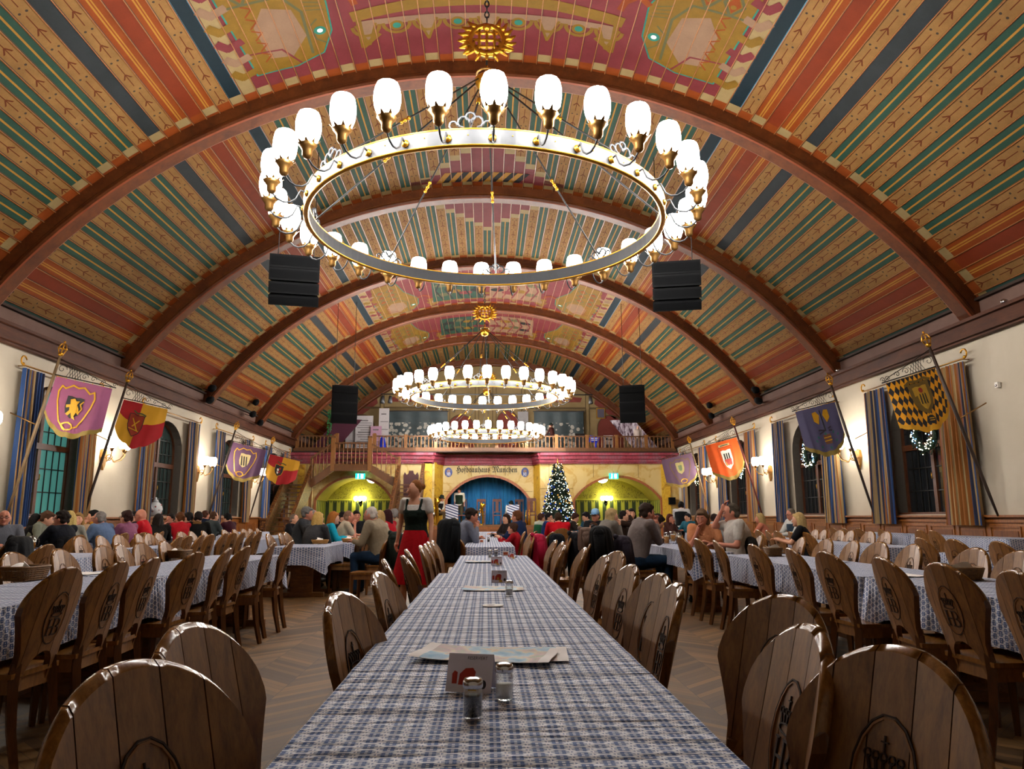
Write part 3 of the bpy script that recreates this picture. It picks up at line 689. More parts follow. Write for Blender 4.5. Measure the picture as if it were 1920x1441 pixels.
# ------------------------------------------------------------------ stairs up to the gallery
st=thing('staircase','wooden double staircase with carved stringers and turned balusters at left of the stage','staircase',(0,0,0))
CARV=None
s=Sh('carved_wood'); ob=s.coord('Object'); vo=s.n('ShaderNodeTexVoronoi'); s.put(vo.inputs['Vector'],ob); vo.inputs['Scale'].default_value=11
col=s.ramp(vo.outputs['Distance'],[(.1,srgb('8a5a22')),(.55,srgb('40200a'))]); s.bump(vo.outputs['Distance'],-1.,.06); CARV=s.fin(col,.5)
def flight(x0,x1,yt,zt,yb,zb,n):
    for k,x in enumerate((x0,x1)):
        m=MB(); m.bar((x,yb,zb+.25),(x,yt,zt+.25),.1,.95,CARV,None,(0,0,1)); m.bar((x,yb,zb+.75),(x,yt,zt+.75),.16,.1,GF,None,(0,0,1)); m.build('carved_stringer',None,st)
    m=MB()
    for i in range(n):
        t=(i+.5)/n; m.box(((x0+x1)/2,yb+(yt-yb)*t,zb+(zt-zb)*t-.12),(abs(x1-x0)-.08,abs(yt-yb)/n*.95,.05),GF)
    m.build('tread',None,st)
flight(-9.1,-8.12,35.0,2.9,31.2,.1,15); flight(-4.08,-2.95,35.0,2.9,31.2,.1,15)
for x in (-9.1,-8.12,-4.08,-2.95): MB().box((x,31.1,.55),(.24,.24,1.1),CARV).box((x,31.1,1.14),(.3,.3,.08),GF).build('newel_post',None,st)
# landings and upper flights (in the plane of the end wall, Y 34.6 - 35.8)
LZ=3.62; YL=34.55
m=MB(); m.box((-6.25,35.2,LZ-.04),(1.75,1.3,.08),GF); m.box((-6.25,YL,LZ-.16),(1.75,.08,.30),GF); m.build('landing',None,st)
for sgn,xa,xb in ((-1,-7.1,-8.12),(1,-5.4,-4.08)):
    m=MB(); m.bar((xa,YL,LZ-.16),(xb,YL,LZ-.95),.08,.32,GF,None,(0,0,1))
    for i in range(5): t=(i+.5)/5; m.box((xa+(xb-xa)*t,35.2,LZ-.05-.75*t),(.26,1.2,.05),GF)
    m.build('upper_flight',None,st)
    m=MB(); m.bar((xa,YL,LZ+.98),(xb,YL,LZ+.25),.08,.08,GF,None,(0,0,1)); m.build('handrail',None,st)
    for i in range(6):
        t=(i+.5)/6; inst(balme,'baluster',st,(xa+(xb-xa)*t,YL,LZ-.12-.76*t),(0,0,0),(.9,.9,1.95))
m=MB(); m.box((-6.25,YL,LZ+.98),(1.75,.09,.07),GF); m.build('handrail',None,st)
for i in range(9): inst(balme,'baluster',st,(-7.0+.187*i,YL,LZ-.02),(0,0,0),(1,1,1.75))
for x in (-7.1,-5.4): MB().box((x,YL,LZ+.45),(.17,.17,1.55),GW).box((x,YL,LZ+1.26),(.21,.21,.08),GF).build('newel_post',None,st)
for x in (-7.2,-5.4): MB().box((x,YG-.12,4.7),(.14,.14,1.0),GW).build('newel_post',None,st)
m=MB()
for i in range(4): m.box((-6.3,35.85+.0,LZ+.19*(i+1)-.02) if i==3 else (-6.3,35.5+.12*i,LZ+.19*(i+1)-.03),(1.6,.3,.05),GF)
m.build('tread',None,st)
for x in (-8.12,-4.08): MB().box((x,34.9,2.0),(.14,.14,4.0),GW).build('post',None,st)
t=thing('carved_chair_back','dark carved high chair back standing on the stair platform beside the stage','chair',(-3.55,35.3,2.15))
m=MB(); DR=wood('dark_red_wood','2c0f10','552024'); m.prism([(-.34,-.1),(.34,-.1),(.36,1.0),(.3,1.15),(.2,1.02),(.12,1.1),(.1,1.22),(-.1,1.22),(-.12,1.1),(-.2,1.02),(-.3,1.15),(-.36,1.0)],-.04,.04,DR); m.build('backrest',None,t,(0,0,0),(PI/2,0,0))
MB().box((0,-.22,-.1),(.7,.5,.08),DR).build('seat',None,t); MB().box((0,0,-.35),(1.0,.9,.06),GF).build('platform_board',None,t)
# exit signs and ceiling lamps in the niches
EXG=emit('exit_sign_green',srgb('19d0a8'),2.2,srgb('10a080')); EXW=emit('exit_sign_white',(.9,1,1),4.)
for sx,lbl in ((-6.02,'green exit sign over the left niche under the stair landing'),(6.15,'green exit sign over the right niche arch')):
    t=thing('exit_sign',lbl,'exit sign',(sx,YG-.22,3.14)); MB().box((0,0,0),(.44,.06,.27),EXG).box((0,0,.15),(.46,.08,.05),POSTER).build('case',None,t)
    m=MB(); m.box((-.09,-.035,-.02),(.05,.01,.16),EXW); m.ball((-.09,-.035,.09),.022,EXW,6); m.bar((-.13,-.035,-.1),(-.09,-.035,-.04),.03,.01,EXW,None,(0,1,0)); m.box((.09,-.035,-.0),(.11,.01,.19),EXW); m.build('pictogram',None,t)
    MB().tube([(0,0,.17),(0,.1,.26)],.01,IRON,6).build('bracket',None,t)
LAMPN=emit('niche_lamp_white',(1,.97,.85),8.)
for sx,lbl in ((-5.55,'shallow white dish lamp hanging in the left niche beside the exit sign'),(5.72,'shallow white dish lamp hanging in the right niche beside the exit sign')):
    t=thing('dish_lamp',lbl,'lamp',(sx,YG+.55,2.98)); MB().lathe([(.02,-.14),(.16,-.1),(.26,0),(.27,.03),(.02,.05)],LAMPN,14).build('lamp_shade',None,t); MB().tube([(0,0,.04),(0,0,.2)],.012,IRON,6).build('stem',None,t)
# truss bar with theatre lights in front of the gallery
t=thing('lighting_bar','thin horizontal lighting bar with small spotlights high in front of the gallery','lighting bar',(0,34.,6.82))
MB().tube([(-4.9,0,0),(4.95,0,0)],.03,STEELG,6).build('bar',None,t)
for x in (-4.8,-4.45,4.85): MB().tube([(x,0,-.1),(x,-.12,-.42)],[.07,.11],STEELG,8).build('spotlight',None,t)
for x in (-3,3): MB().tube([(x,0,0),(x,0,2.1)],.008,IRON,5).build('cable',None,t)
for x in (-4.45,4.85):
    la=bpy.data.lights.new('stage_spot','SPOT'); la.energy=900; la.spot_size=R(34); la.spot_blend=.6; la.shadow_soft_size=.08; la.color=(1,.97,.92)
    lo_=bpy.data.objects.new('stage_spot',la); C.objects.link(lo_); lo_.parent=t; lo_.location=(x,-.14,-.46); dv=Vector((.1,38.6,1.6))-Vector((x,33.86,6.36)); lo_.rotation_euler=dv.to_track_quat('-Z','Y').to_euler()
# ================================================================== chandeliers
LAMP=emit('opal_glass_lit',(1.,.955,.89),42.)
SHADEP=[(.055,.0),(.08,.015),(.115,.07),(.143,.15),(.155,.235),(.152,.32),(.137,.40),(.122,.435),(.105,.447),(.02,.45)]
CUPP=[(.014,-.13),(.04,-.12),(.06,-.09),(.062,-.03),(.085,.01),(.118,.05),(.108,.056),(.07,.02)]
def chandelier(name,label,loc,Rr,top,k=1.):
    t=thing(name,label,'chandelier',loc)
    b=MB(); n=96
    prof=[(Rr-.03,-.10),(Rr+.03,-.10),(Rr+.03,.10),(Rr-.03,.10)]
    vs=[];fs=[]
    for i in range(n):
        a=2*PI*i/n
        for r,z in prof: vs.append((math.cos(a)*r,math.sin(a)*r,z))
    for i in range(n):
        for j in range(4): fs.append((i*4+j,((i+1)%n)*4+j,((i+1)%n)*4+(j+1)%4,i*4+(j+1)%4))
    b.add(vs,fs,STEELG,False); ring=b.build('ring',None,t)
    for z in (-.10,.10):
        MB().tube([(math.cos(2*PI*i/n)*Rr,math.sin(2*PI*i/n)*Rr,z) for i in range(n)],.042,GOLD,6,None,False,True,True,.45).build('gilt_rim',None,ring)
    m=MB()
    for i in range(64):
        a=2*PI*(i+.2)/64; m.ball((math.cos(a)*(Rr+.033),math.sin(a)*(Rr+.033),.02 if i%2 else -.03),.009,GOLD,5)
    m.build('rivet',None,ring)
    # lamp arms
    shade=MB().lathe([(r*k,z*k) for r,z in SHADEP],LAMP,12).build('lamp_shade'); sm_=shade.data; bpy.data.objects.remove(shade)
    c=MB(); c.lathe([(r*k,z*k) for r,z in CUPP],BRASS,10)
    for q in range(8):
        w=2*PI*q/8; c.add([(math.cos(w-.3)*.085*k,math.sin(w-.3)*.108*k,.04*k),(math.cos(w+.3)*.085*k,math.sin(w+.3)*.108*k,.04*k),(math.cos(w)*.155*k,math.sin(w)*.155*k,.10*k)],[(0,1,2)],BRASS)
    cup=c.build('lamp_holder'); cm_=cup.data; bpy.data.objects.remove(cup)
    E=.47*k
    a=MB(); pts=[(0,0,0),(.05,0,.02),(.09,0,.03),(.11,0,-.02),(.15,0,-.11),(.22,0,-.165),(.31,0,-.18),(.39,0,-.15),(.44,0,-.10),(.465,0,-.06)]
    a.tube([(x*k,y,z*k) for x,y,z in pts],.0125,STEELG,6); a.lathe([(.045*k,0),(.05*k,.02),(.02*k,.04)],GOLD,8,Matrix.Rotation(PI/2,4,'Y'))
    arm=a.build('lamp_arm'); am_=arm.data; bpy.data.objects.remove(arm)
    for i in range(32):
        w=2*PI*(i+.5)/32+R(-4); o=bpy.data.objects.new('lamp_arm',am_); C.objects.link(o); o.parent=t; o.location=(math.cos(w)*(Rr+.03),math.sin(w)*(Rr+.03),-.02); o.rotation_euler=(0,0,w)
        inst(cm_,'lamp_holder',o,(E,0,.035*k)); inst(sm_,'lamp_shade',o,(E,0,.06*k))
    # rods, couplings, crests
    hub=2.42*k
    for i in range(8):
        w=2*PI*i/8+R(86); d=Vector((math.cos(w),math.sin(w),0)); p=d*Rr+Vector((0,0,.12)); q=d*.12+Vector((0,0,hub))
        rod=MB().tube([p,q],.014,IRON,6).build('rod',None,t)
        m=MB(); dv=(q-p)
        for f in (.42,.445,.47): m.ball(p+dv*f,.032,GOLD,8)
        m.tube([p+dv*.42,p+dv*.47],.02,GOLD,6); m.build('gilt_coupling',None,rod)
        m=MB(); tv=Vector((-d.y,d.x,0))
        for sg in (-1,1):
            for (r0,c0,h0) in ((.07,.08,.0),(.05,.2,-.02)):
                m.tube([d*Rr+tv*sg*(c0+r0*math.cos(R(a_)))+Vector((0,0,.13+h0+r0+r0*math.sin(R(a_)))) for a_ in range(-90,200,40)],.014,STEELG,5)
        m.tube([d*Rr+tv*.06*math.cos(R(a_))+Vector((0,0,.27+.05*math.sin(R(a_)))) for a_ in range(0,360,45)],.014,STEELG,5,None,False,True,True); m.build('crest',None,t)
    # hub bowl, gilded ornament, chain
    MB().lathe([(.02,-.2),(.11,-.17),(.17,-.09),(.19,-.0),(.16,.04),(.05,.07),(.02,.25)],GOLD,18).build('hub_bowl',None,t,(0,0,hub))
    MB().tube([(math.cos(R(a_))*.16,math.sin(R(a_))*.16,.1) for a_ in range(0,360,30)],.018,BRASS,6,None,False,True,True).build('hub_ring',None,t,(0,0,hub))
    m=MB(); oz=hub+.70*k
    for i in range(15):
        w=R(-30+i*240/14-0); 
        if abs(math.degrees(w)-90)<18: continue
        c0=Vector((math.cos(w)*.30,0,oz+math.sin(w)*.27)); c1=Vector((math.cos(w+.12)*.47,0,oz+math.sin(w+.12)*.43)); mid=(c0+c1)/2+Vector((0,0,-.02))
        m.tube([c0,mid,c1],[.05,.04,.012],GOLD,6)
    for i in range(7):
        w=R(200+i*140/6); c0=Vector((math.cos(w)*.2,0,oz+math.sin(w)*.2)); c1=Vector((math.cos(w)*.45,0,oz+math.sin(w)*.4)); m.tube([c0,c1],[.05,.012],GOLD,6)
    m.tube([(math.cos(R(a_))*.27,0,oz+math.sin(R(a_))*.25) for a_ in range(0,360,24)],.045,GOLD,6,None,False,True,True)
    for a_,b_ in (((-.22,.0),(.22,.0)),((-.2,-.12),(.2,-.12)),((-.18,.12),(.18,.12)),((0,-.25),(0,.25)),((-.12,-.2),(-.12,.2)),((.12,-.2),(.12,.2))): m.tube([(a_[0],0,oz+a_[1]),(b_[0],0,oz+b_[1])],.025,GOLD,6)
    m.ball((0,-.03,oz+.2),.07,GOLD,8); m.build('gilded_ornament',None,t)
    m=MB(); z=oz+.3
    m.tube([(0,0,hub+.1),(0,0,oz-.2)],.02,IRON,6)
    while z<top-loc[2]:
        m.tube([(math.cos(R(a_))*.035*(1 if int(z*10)%2 else 0),math.cos(R(a_))*.035*(0 if int(z*10)%2 else 1),z+.055+.06*math.sin(R(a_))) for a_ in range(0,360,45)],.012,IRON,5,None,False,True,True); z+=.095
    m.build('chain',None,t)
    return t
chandelier('ring_chandelier','large gilded ring chandelier with opal lamps in the front of the hall, largest in view',(-.02,10.66,5.57),2.64,10.03)
chandelier('ring_chandelier','middle gilded ring chandelier with opal lamps hanging below the fourth arch',(-.08,26.4,5.5),2.64,10.0)
chandelier('ring_chandelier','farthest ring chandelier with opal lamps in front of the gallery balustrade',(0.0,33.4,4.78),2.1,10.0,.86)
# ================================================================== wall sconces
LAMPW=emit('sconce_glass_lit',(1.,.90,.75),26.)
def sconce(side,y,lbl,z=2.68):
    t=thing('wall_sconce',lbl,'wall lamp',(side*(XW-.01),y,z),0 if side<0 else PI,'sconces between the windows')   # local +x into room
    m=MB(); m.prism([(-.1,.16),(-.13,-.02),(-.07,-.22),(0,-.34),(.07,-.22),(.13,-.02),(.1,.16),(.04,.13),(0,.18),(-.04,.13)],0,.06,BRASS,Matrix(((0,0,1,0),(1,0,0,0),(0,1,0,0),(0,0,0,1)))); m.build('shield_plate',None,t)
    MB().tube([(.17+.07*math.cos(R(a_)),0,-.03+.07*math.sin(R(a_))) for a_ in range(0,360,30)],.012,BRASS,6,None,False,True,True).build('ring',None,t)
    for dx,dy in ((.5,0),(.38,.33),(.38,-.33)):
        d=Vector((dx,dy,0)); L=d.length; e=d/L
        pts=[Vector((.06,0,-.03)),e*.18+Vector((.05,0,-.05)),e*(L*.55)+Vector((0,0,-.14)),e*(L*.85)+Vector((0,0,-.08)),e*L+Vector((0,0,.02)),e*L+Vector((0,0,.12))]
        o=MB().tube(pts,.011,BRASS,6).build('lamp_arm',None,t)
        MB().lathe([(.012,-.05),(.03,-.04),(.035,0),(.065,.03),(.05,.035)],BRASS,10).build('lamp_holder',None,o,e*L+Vector((0,0,.14)))
        MB().lathe([(.045,0),(.09,.03),(.125,.1),(.13,.17),(.115,.25),(.09,.28),(.02,.285)],LAMPW,12).build('lamp_shade',None,o,e*L+Vector((0,0,.16)))
for i,y in enumerate((13.35,18.35,24.3,29.9)): sconce(-1,y,'brass wall sconce with lit opal shades on the left wall, %s from the camera'%ordw(i))
for i,y in enumerate((18.25,24.1,29.8)): sconce(1,y,'brass wall sconce with lit opal shades on the right wall, %s from the camera'%ordw(i))
LAMPG=emit('niche_sconce_lit',(1.,.95,.5),20.)
for sx,lbl in ((-6.42,'lit wall sconce inside the left green niche'),(6.2,'lit wall sconce inside the right green niche')):
    t=thing('niche_sconce',lbl,'wall lamp',(sx,YG+2.6,1.95)); MB().prism([(-.08,.1),(-.1,-.05),(0,-.24),(.1,-.05),(.08,.1)],-.05,0,IRON).build('shield_plate',None,t,(0,0,0),(PI/2,0,0))
    for x in (-.2,0,.2):
        o=MB().tube([(0,-.06,-.05),(x*.6,-.2,-.12),(x,-.28,-.02),(x,-.28,.06)],.01,IRON,5).build('lamp_arm',None,t); MB().lathe([(.04,0),(.11,.06),(.13,.14),(.1,.22),(.02,.24)],LAMPG,10).build('lamp_shade',None,o,(x,-.28,.07))
# ================================================================== the carved beer hall chair
CHW=wood('chair_oak','5c3615','9c6a32',.46,(7,7,1.1),5,.08,.85); CHE=wood('chair_oak_dark','40240e','74461c',.36,(7,7,1.1),5,.08,.6); CHRIM=wood('chair_rim','5c3614','9a6a34',.2,(7,7,1.1),5,.05)
CHG=plain('carved_groove','2e180a',.7); CHL=plain('carved_relief','8a5a2c',.35)
def bx(x): ax=abs(x); return 0 if ax<.05 else (.15*(ax-.05) if ax<.14 else .0135+.3*(ax-.14))
def ztop(x): return .752+.2*math.sqrt(max(0,1-(x/.2265)**2))
def zbot(x):
    ax=abs(x)
    if ax<.1: return .44+.10*math.sqrt(max(0,1-(ax/.1)**2))
    if ax<=.148: return .36
    return .50+.235*((ax-.148)/.077)**.8
def yb(z,x): return -.165-(z-.44)*.25+bx(x)
ST=[-.225,-.14,-.05,.05,.14,.225]
def make_chair():
    t=thing('beer_hall_chair','wooden chair with a carved crown emblem','chair')
    b=MB(); T=.032
    for i in range(5):
        x0,x1=ST[i]+(.0015 if i else 0),ST[i+1]-(.0015 if i<4 else 0); n=5; cols=[x0+(x1-x0)*k/n for k in range(n+1)]
        if i in(0,4): cols=sorted(cols+[math.copysign(.148,x0+x1),math.copysign(.215,x0+x1)])
        if i in(1,3): cols=sorted(cols+[math.copysign(.0999,x0+x1),math.copysign(.1001,x0+x1)])
        vs=[]
        for x in cols:
            zb_,zt_=zbot(x),ztop(x)
            vs+= [(x,yb(zb_,x),zb_),(x,yb(zt_-.012,x),zt_-.012),(x*.99,yb(zt_,x)-.01,zt_),(x*.99,yb(zt_,x)-T+.008,zt_),(x,yb(zt_-.01,x)-T,zt_-.01),(x,yb(zb_,x)-T,zb_)]
        o=len(b.v); b.add(vs,[],CHW)
        N=len(cols)
        for k in range(N-1):
            for j in range(6):
                a=o+k*6; b.f.append((a+j,a+6+j,a+6+(j+1)%6,a+(j+1)%6)); b.mi.append(b.slot([CHW,CHRIM,CHRIM,CHRIM,CHW,CHE][j] if True else 0)); b.sm.append(j in(1,2,3))
        for a in (o,o+(N-1)*6): b.f.append(tuple(a+j for j in range(6))); b.mi.append(b.slot(CHE)); b.sm.append(False)
    back=b.build('backrest',None,t)
    for sd,nm in ((1,'carved_emblem'),(-1,'carved_emblem')):
        th=math.atan(.25); 
        e=Vector((0,yb(.70,0)+(.0 if sd>0 else -T),.70))
        # plane basis: x right, y up the board
        upv=Vector((0,-math.sin(th),math.cos(th))); nv=Vector((0,math.cos(th),math.sin(th)))*sd; xv=Vector((1,0,0))*(-sd)
        Mx=Matrix(((xv.x,upv.x,nv.x,e.x),(xv.y,upv.y,nv.y,e.y),(xv.z,upv.z,nv.z,e.z),(0,0,0,1)))
        m=MB(); ring=[(.078*math.cos(R(a)),.132*math.sin(R(a))) for a in range(0,360,20)]
        for (xa,ya),(xb,yb2) in zip(ring,ring[1:]+ring[:1]):
            za,zb_=(bx(xa),bx(xb)) if sd>0 else (-bx(xa),-bx(xb))
            m.bar((xa,ya,.0012+za),(xb,yb2,.0012+zb_),.0035,.004,CHG,Mx); 
            m.bar((xa*.93,ya*.95,.001+za),(xb*.93,yb2*.95,.001+zb_),.004,.004,CHL,Mx)
        monogram(m,.235,CHG,CHG,.002,.004,Mx,thin=.55); m.build(nm,None,back)
    m=MB(); o=[(-.185,-.19),(.185,-.19),(.215,.2),(.19,.225),(-.19,.225),(-.215,.2)]
    m.prism(o,.435,.46,CHRIM); m.build('seat',None,t)
    m=MB(); m.box((0,.185,.40),(.36,.022,.07),CHW); 
    for sx in(-1,1): m.bar((sx*.165,-.17,.40),(sx*.185,.18,.40),.022,.07,CHW)
    m.box((0,-.165,.40),(.3,.022,.07),CHW); m.build('apron',None,t)
    for sx in (-1,1):
        MB().tube([(sx*.185,.19,.43),(sx*.187,.195,.2),(sx*.19,.2,0)],[.03,.026,.02],CHE,4,None,True,False).build('leg',None,t)
        MB().tube([(sx*.135,-.175,.50),(sx*.15,-.175,.40),(sx*.16,-.2,.2),(sx*.165,-.245,0)],[.028,.032,.027,.022],CHE,4,None,True,False).build('leg',None,t)
    return t
CH0=make_chair(); _used=[False]; NCH=0
TOPL=Vector((0,yb(.952,0)-.012,.955))
def place_chair(x,y,deg,label,group):
    """origin of the chair at x,y ; deg = heading of the sitter (0 = +Y, 90 = -X, -90 = +X)"""
    global NCH; NCH+=1
    if not _used[0]:
        _used[0]=True; c=CH0; c.location=(x,y,0); c.rotation_euler=(0,0,R(deg)); c['label']=label; c['group']=group; return c
    return dup(CH0,(x,y,0),R(deg),label,group)
def chair_top(px,py,deg,label,group,Xf=None):
    """put the top of the backrest where pixel (px,py) shows it"""
    d=rt2*((px-W_PX/2)/F_PX)-up2*((py-H_PX/2)/F_PX)+fw
    if Xf is not None: k=Xf/d.x; p=Vector((Xf,d.y*k,0))
    else: k=(.955-CAMZ)/d.z; p=d*k
    r=Matrix.Rotation(R(deg),3,'Z')@TOPL
    return place_chair(p.x-r.x,p.y-r.y,deg,label,group)
J=lambda i:[0,4,-3,6,-5,2,-7,3,5,-2,1,-4][i%12]
def row(pts,deg,fmt,group,Xf=None,occ=()):
    for i,p in enumerate(sorted(pts,key=lambda p:-abs(p[0]-911))):
        px,py=p[0],p[1]; dg=deg+(p[2] if len(p)>2 else J(i))
        chair_top(px,py,dg,fmt%ordw(i),group,Xf)
row([(245,1235,-22),(350,1165,-10),(635,1107,-12),(708,1070,-6),(720,1046,8),(756,1039,14),(762,1028,10),(789,1021,0),(797,1018,3),(803,1014,0),(811,1012,-3),(844,999,4),(853,994,0),(862,991,-2)],-90,
    'carved chair on the left side of the central table row, %s from camera','chairs along the left side of the centre tables')
row([(1690,1207,18),(1520,1167,-2),(1475,1112,24),(1271,1090,-2),(1239,1072,10),(1185,1056,8),(1159,1031,16),(1136,1039,4),(1097,1025,0),(1059,1021,-4),(1055,1014,0),(1042,1011,3),(995,998,2),(984,995,0),(970,992,0)],90,
    'carved chair on the right side of the central table row, %s from camera','chairs along the right side of the centre tables')
row([(130,1058,-3),(227,1043,2),(290,1040,4),(370,1035,-6),(430,1027,8),(463,1023,-2),(513,1020,8),(547,1010,4)],90,
    'carved chair, back turned, on the aisle side of the left front row, %s from camera','chairs on the aisle side of the left front tables',-2.15)
row([(20,1048),(110,1022),(190,1020),(222,1019),(262,1017),(305,1014)],-90,'carved chair on the far side of the left front table row, %s from camera','chairs on the far side of the left front tables',-3.56)
row([(682,998),(690,997.5),(698,996.6)],90,'carved chair on the aisle side of the second left table, %s from camera','chairs at the second left table',-2.02)
row([(502,1000),(524,998),(535,997)],-90,'carved chair on the far side of the second left table, %s from camera','chairs at the second left table',-3.5)
row([(92,1012),(338,1001),(355,1000),(380,999),(397,999),(424,997),(439,996),(457,995),(475,994),(488,993)],90,'carved chair on the near side of the middle left table row, %s from camera','chairs in the middle left table row',-4.28)
row([(147,1003),(186,1002),(220,1001),(256,1000),(277,998),(294,997),(338,995),(357,994),(380,993),(419,991),(438,990),(455,989),(467,989),(481,988)],-90,'carved chair on the window side of the middle left table row, %s from camera','chairs in the middle left table row',-5.66)
row([(1900,1063),(1760,1055),(1650,1040),(1545,1032),(1480,1027),(1410,1022),(1340,1018),(1307,1014),(1275,1010)],-90,'carved chair, back turned, on the aisle side of the right front row, %s from camera','chairs on the aisle side of the right front tables',2.47)
row([(1915,1034),(1830,1025),(1715,1019),(1650,1015),(1603,1011),(1552,1008),(1506,1006)],90,'carved chair on the far side of the right front table row, %s from camera','chairs on the far side of the right front tables',3.95)
row([(1869,1014),(1785,1011),(1724,1008),(1509,998),(1481,997),(1455,995),(1437,994),(1420,994),(1403,993)],-90,'carved chair on the near side of the middle right table row, %s from camera','chairs in the middle right table row',5.2)
row([(1664,995),(1633,995),(1598,995),(1577,994),(1548,992),(1531,992),(1508,991),(1491,990),(1472,989)],90,'carved chair on the window side of the middle right table row, %s from camera','chairs in the middle right table row',6.75)
row([(1748,994),(1723,992),(1650,990),(1608,988),(1581,988),(1559,987)],-90,'carved chair at the tables under the right windows, %s from camera','chairs under the right windows',8.0)

# ================================================================== tables and cloths
s=Sh('blue_white_damask'); ob=s.coord('Object'); x,y,z=s.xyz(ob)
nrm=s.n('ShaderNodeTexCoord').outputs['Normal']
nx,ny,nz_=s.xyz(nrm)
side=s.m('LESS_THAN',s.m('ABSOLUTE',nz_),.5); along=s.m('GREATER_THAN',s.m('ABSOLUTE',nx),s.m('ABSOLUTE',ny))
U=s.m('ADD',s.m('MULTIPLY',x,s.m('SUBTRACT',1.,s.m('MULTIPLY',side,along))),s.m('MULTIPLY',s.m('MULTIPLY',side,along),y))
V=s.m('ADD',s.m('MULTIPLY',y,s.m('SUBTRACT',1.,side)),s.m('MULTIPLY',z,side))
P=.041; a=s.m('DIVIDE',U,P); b=s.m('ADD',s.m('DIVIDE',V,P*.85),s.m('MULTIPLY',.5,s.m('MODULO',s.m('ABSOLUTE',s.m('FLOOR',a)),2)))
fa=s.m('ABSOLUTE',s.m('SUBTRACT',s.m('FRACT',a),.5)); fb=s.m('ABSOLUTE',s.m('SUBTRACT',s.m('FRACT',b),.5))
fa2=s.m('ABSOLUTE',s.m('SUBTRACT',s.m('FRACT',s.m('MULTIPLY',a,3.)),.5)); fb2=s.m('ABSOLUTE',s.m('SUBTRACT',s.m('FRACT',s.m('MULTIPLY',b,3.)),.5))
blk=s.m('MULTIPLY',s.m('LESS_THAN',fa,.42),s.m('LESS_THAN',fb,.42)); dia=s.m('LESS_THAN',s.m('ADD',fa,fb),.62)
hole=s.m('MULTIPLY',s.m('LESS_THAN',fa2,.22),s.m('GREATER_THAN',fb2,.2)); cross=s.m('LESS_THAN',s.m('ADD',s.m('SUBTRACT',.5,fa),s.m('SUBTRACT',.5,fb)),.13)
pat=s.m('MAXIMUM',s.m('MULTIPLY',s.m('MULTIPLY',blk,dia),s.m('SUBTRACT',1.,s.m('MULTIPLY',hole,.75))),cross)
bl=s.noise(ob,55,3,.6); pat=s.m('MULTIPLY',pat,s.m('ADD',.45,bl))
lg=s.noise(ob,1.5,3)
col=s.mix(s.m('MULTIPLY',pat,1.),s.mix(lg,srgb('c8cad4'),srgb('dcdde4')),srgb('24467e'))
wr=s.n('ShaderNodeTexNoise'); s.put(wr.inputs['Vector'],s.coord('Object',(1.2,7,3))); wr.inputs['Scale'].default_value=2.2; wr.inputs['Detail'].default_value=2
s.bump(wr.outputs['Fac'],.9,.045); CLOTH=s.fin(col,.85)
TBW=wood('table_oak','5a3414','93602c',.4,(1,4,4),6)
def make_cloth(w,L,drop,seed,zt=.76):
    r=random.Random(seed); cl=MB(); hw,hl=w/2,L/2; n=int(L/.09); mcols=10
    ph=[r.uniform(0,6) for _ in range(8)]
    def zt_(x,y):
        k=.0016*math.sin(y*23+ph[0]+3*math.sin(x*2+ph[1]))+.0014*math.sin(y*41+x*5+ph[2])
        return zt+max(0,k)
    cl.grid(mcols,n,lambda u,v:(-hw+w*u,-hl+L*v,zt_(-hw+w*u,-hl+L*v)),CLOTH,True)
    # skirt all round, corners fall in a point
    per=[]; step=.06
    def add(x0,y0,x1,y1):
        N=max(2,int(math.hypot(x1-x0,y1-y0)/step))
        for i in range(N): per.append((x0+(x1-x0)*i/N,y0+(y1-y0)*i/N))
    add(-hw,-hl,hw,-hl); add(hw,-hl,hw,hl); add(hw,hl,-hw,hl); add(-hw,hl,-hw,-hl)
    rows=4; vs=[];fs=[]; N=len(per)
    for j in range(rows+1):
        v=j/rows
        for i,(x,y) in enumerate(per):
            nx=(1 if x>=hw-1e-6 else -1 if x<=-hw+1e-6 else 0); ny=(1 if y>=hl-1e-6 else -1 if y<=-hl+1e-6 else 0)
            cd=min(math.hypot(abs(x)-hw,abs(y)-hl),.35); cf=(1-cd/.35)
            d=drop*(1+.55*cf*cf); fold=.012*math.sin((x+y)*17+ph[3]+2*math.sin((x-y)*3))*v+.015*v
            out=fold+.03*cf*v
            vs.append((x+nx*out*(1 if not(nx and ny) else .8),y+ny*out,zt-.0005-d*v+ (0 if j else .0005)))
    for j in range(rows):
        for i in range(N): k=(i+1)%N; fs.append((j*N+i,j*N+k,(j+1)*N+k,(j+1)*N+i))
    cl.add(vs,fs,CLOTH,True); return cl
def table(cx,y0,y1,w,tl,cl_label,drop=.2,seed=0,zt=.76,cover=True,grp=None):
    L=y1-y0; yc=(y0+y1)/2
    t=thing('trestle_table',tl,'table',(cx,yc,0),0,grp)
    MB().box((0,0,zt-.035),(w-.03,L-.04,.045),TBW).build('tabletop',None,t)
    for sy in (-1,1):
        y_=sy*(L/2-.42)
        m=MB(); m.box((0,y_,.37),(.34,.06,.66),TBW); m.box((0,y_,.035),(w-.15,.09,.07),TBW); m.box((0,y_,zt-.08),(w-.2,.08,.06),TBW); m.build('leg',None,t)
    MB().box((0,0,.2),(.05,L-.8,.12),TBW).build('stretcher',None,t)
    if cover:
        o=make_cloth(w,L,drop,seed,zt).build('tablecloth',None,None,(cx,yc,0)); tag(o,cl_label,'tablecloth',(grp or 'tables')+' cloths')
    return t
CT_=[(.04,.15,2.19,.86),(.04,2.20,4.86,.86),(.05,4.88,6.10,.85),(.09,6.16,8.95,.78),(.05,11.3,14.2,.76),(.05,14.25,17.3,.76),(.05,17.5,20.3,.76),(.05,20.4,23.2,.76)]
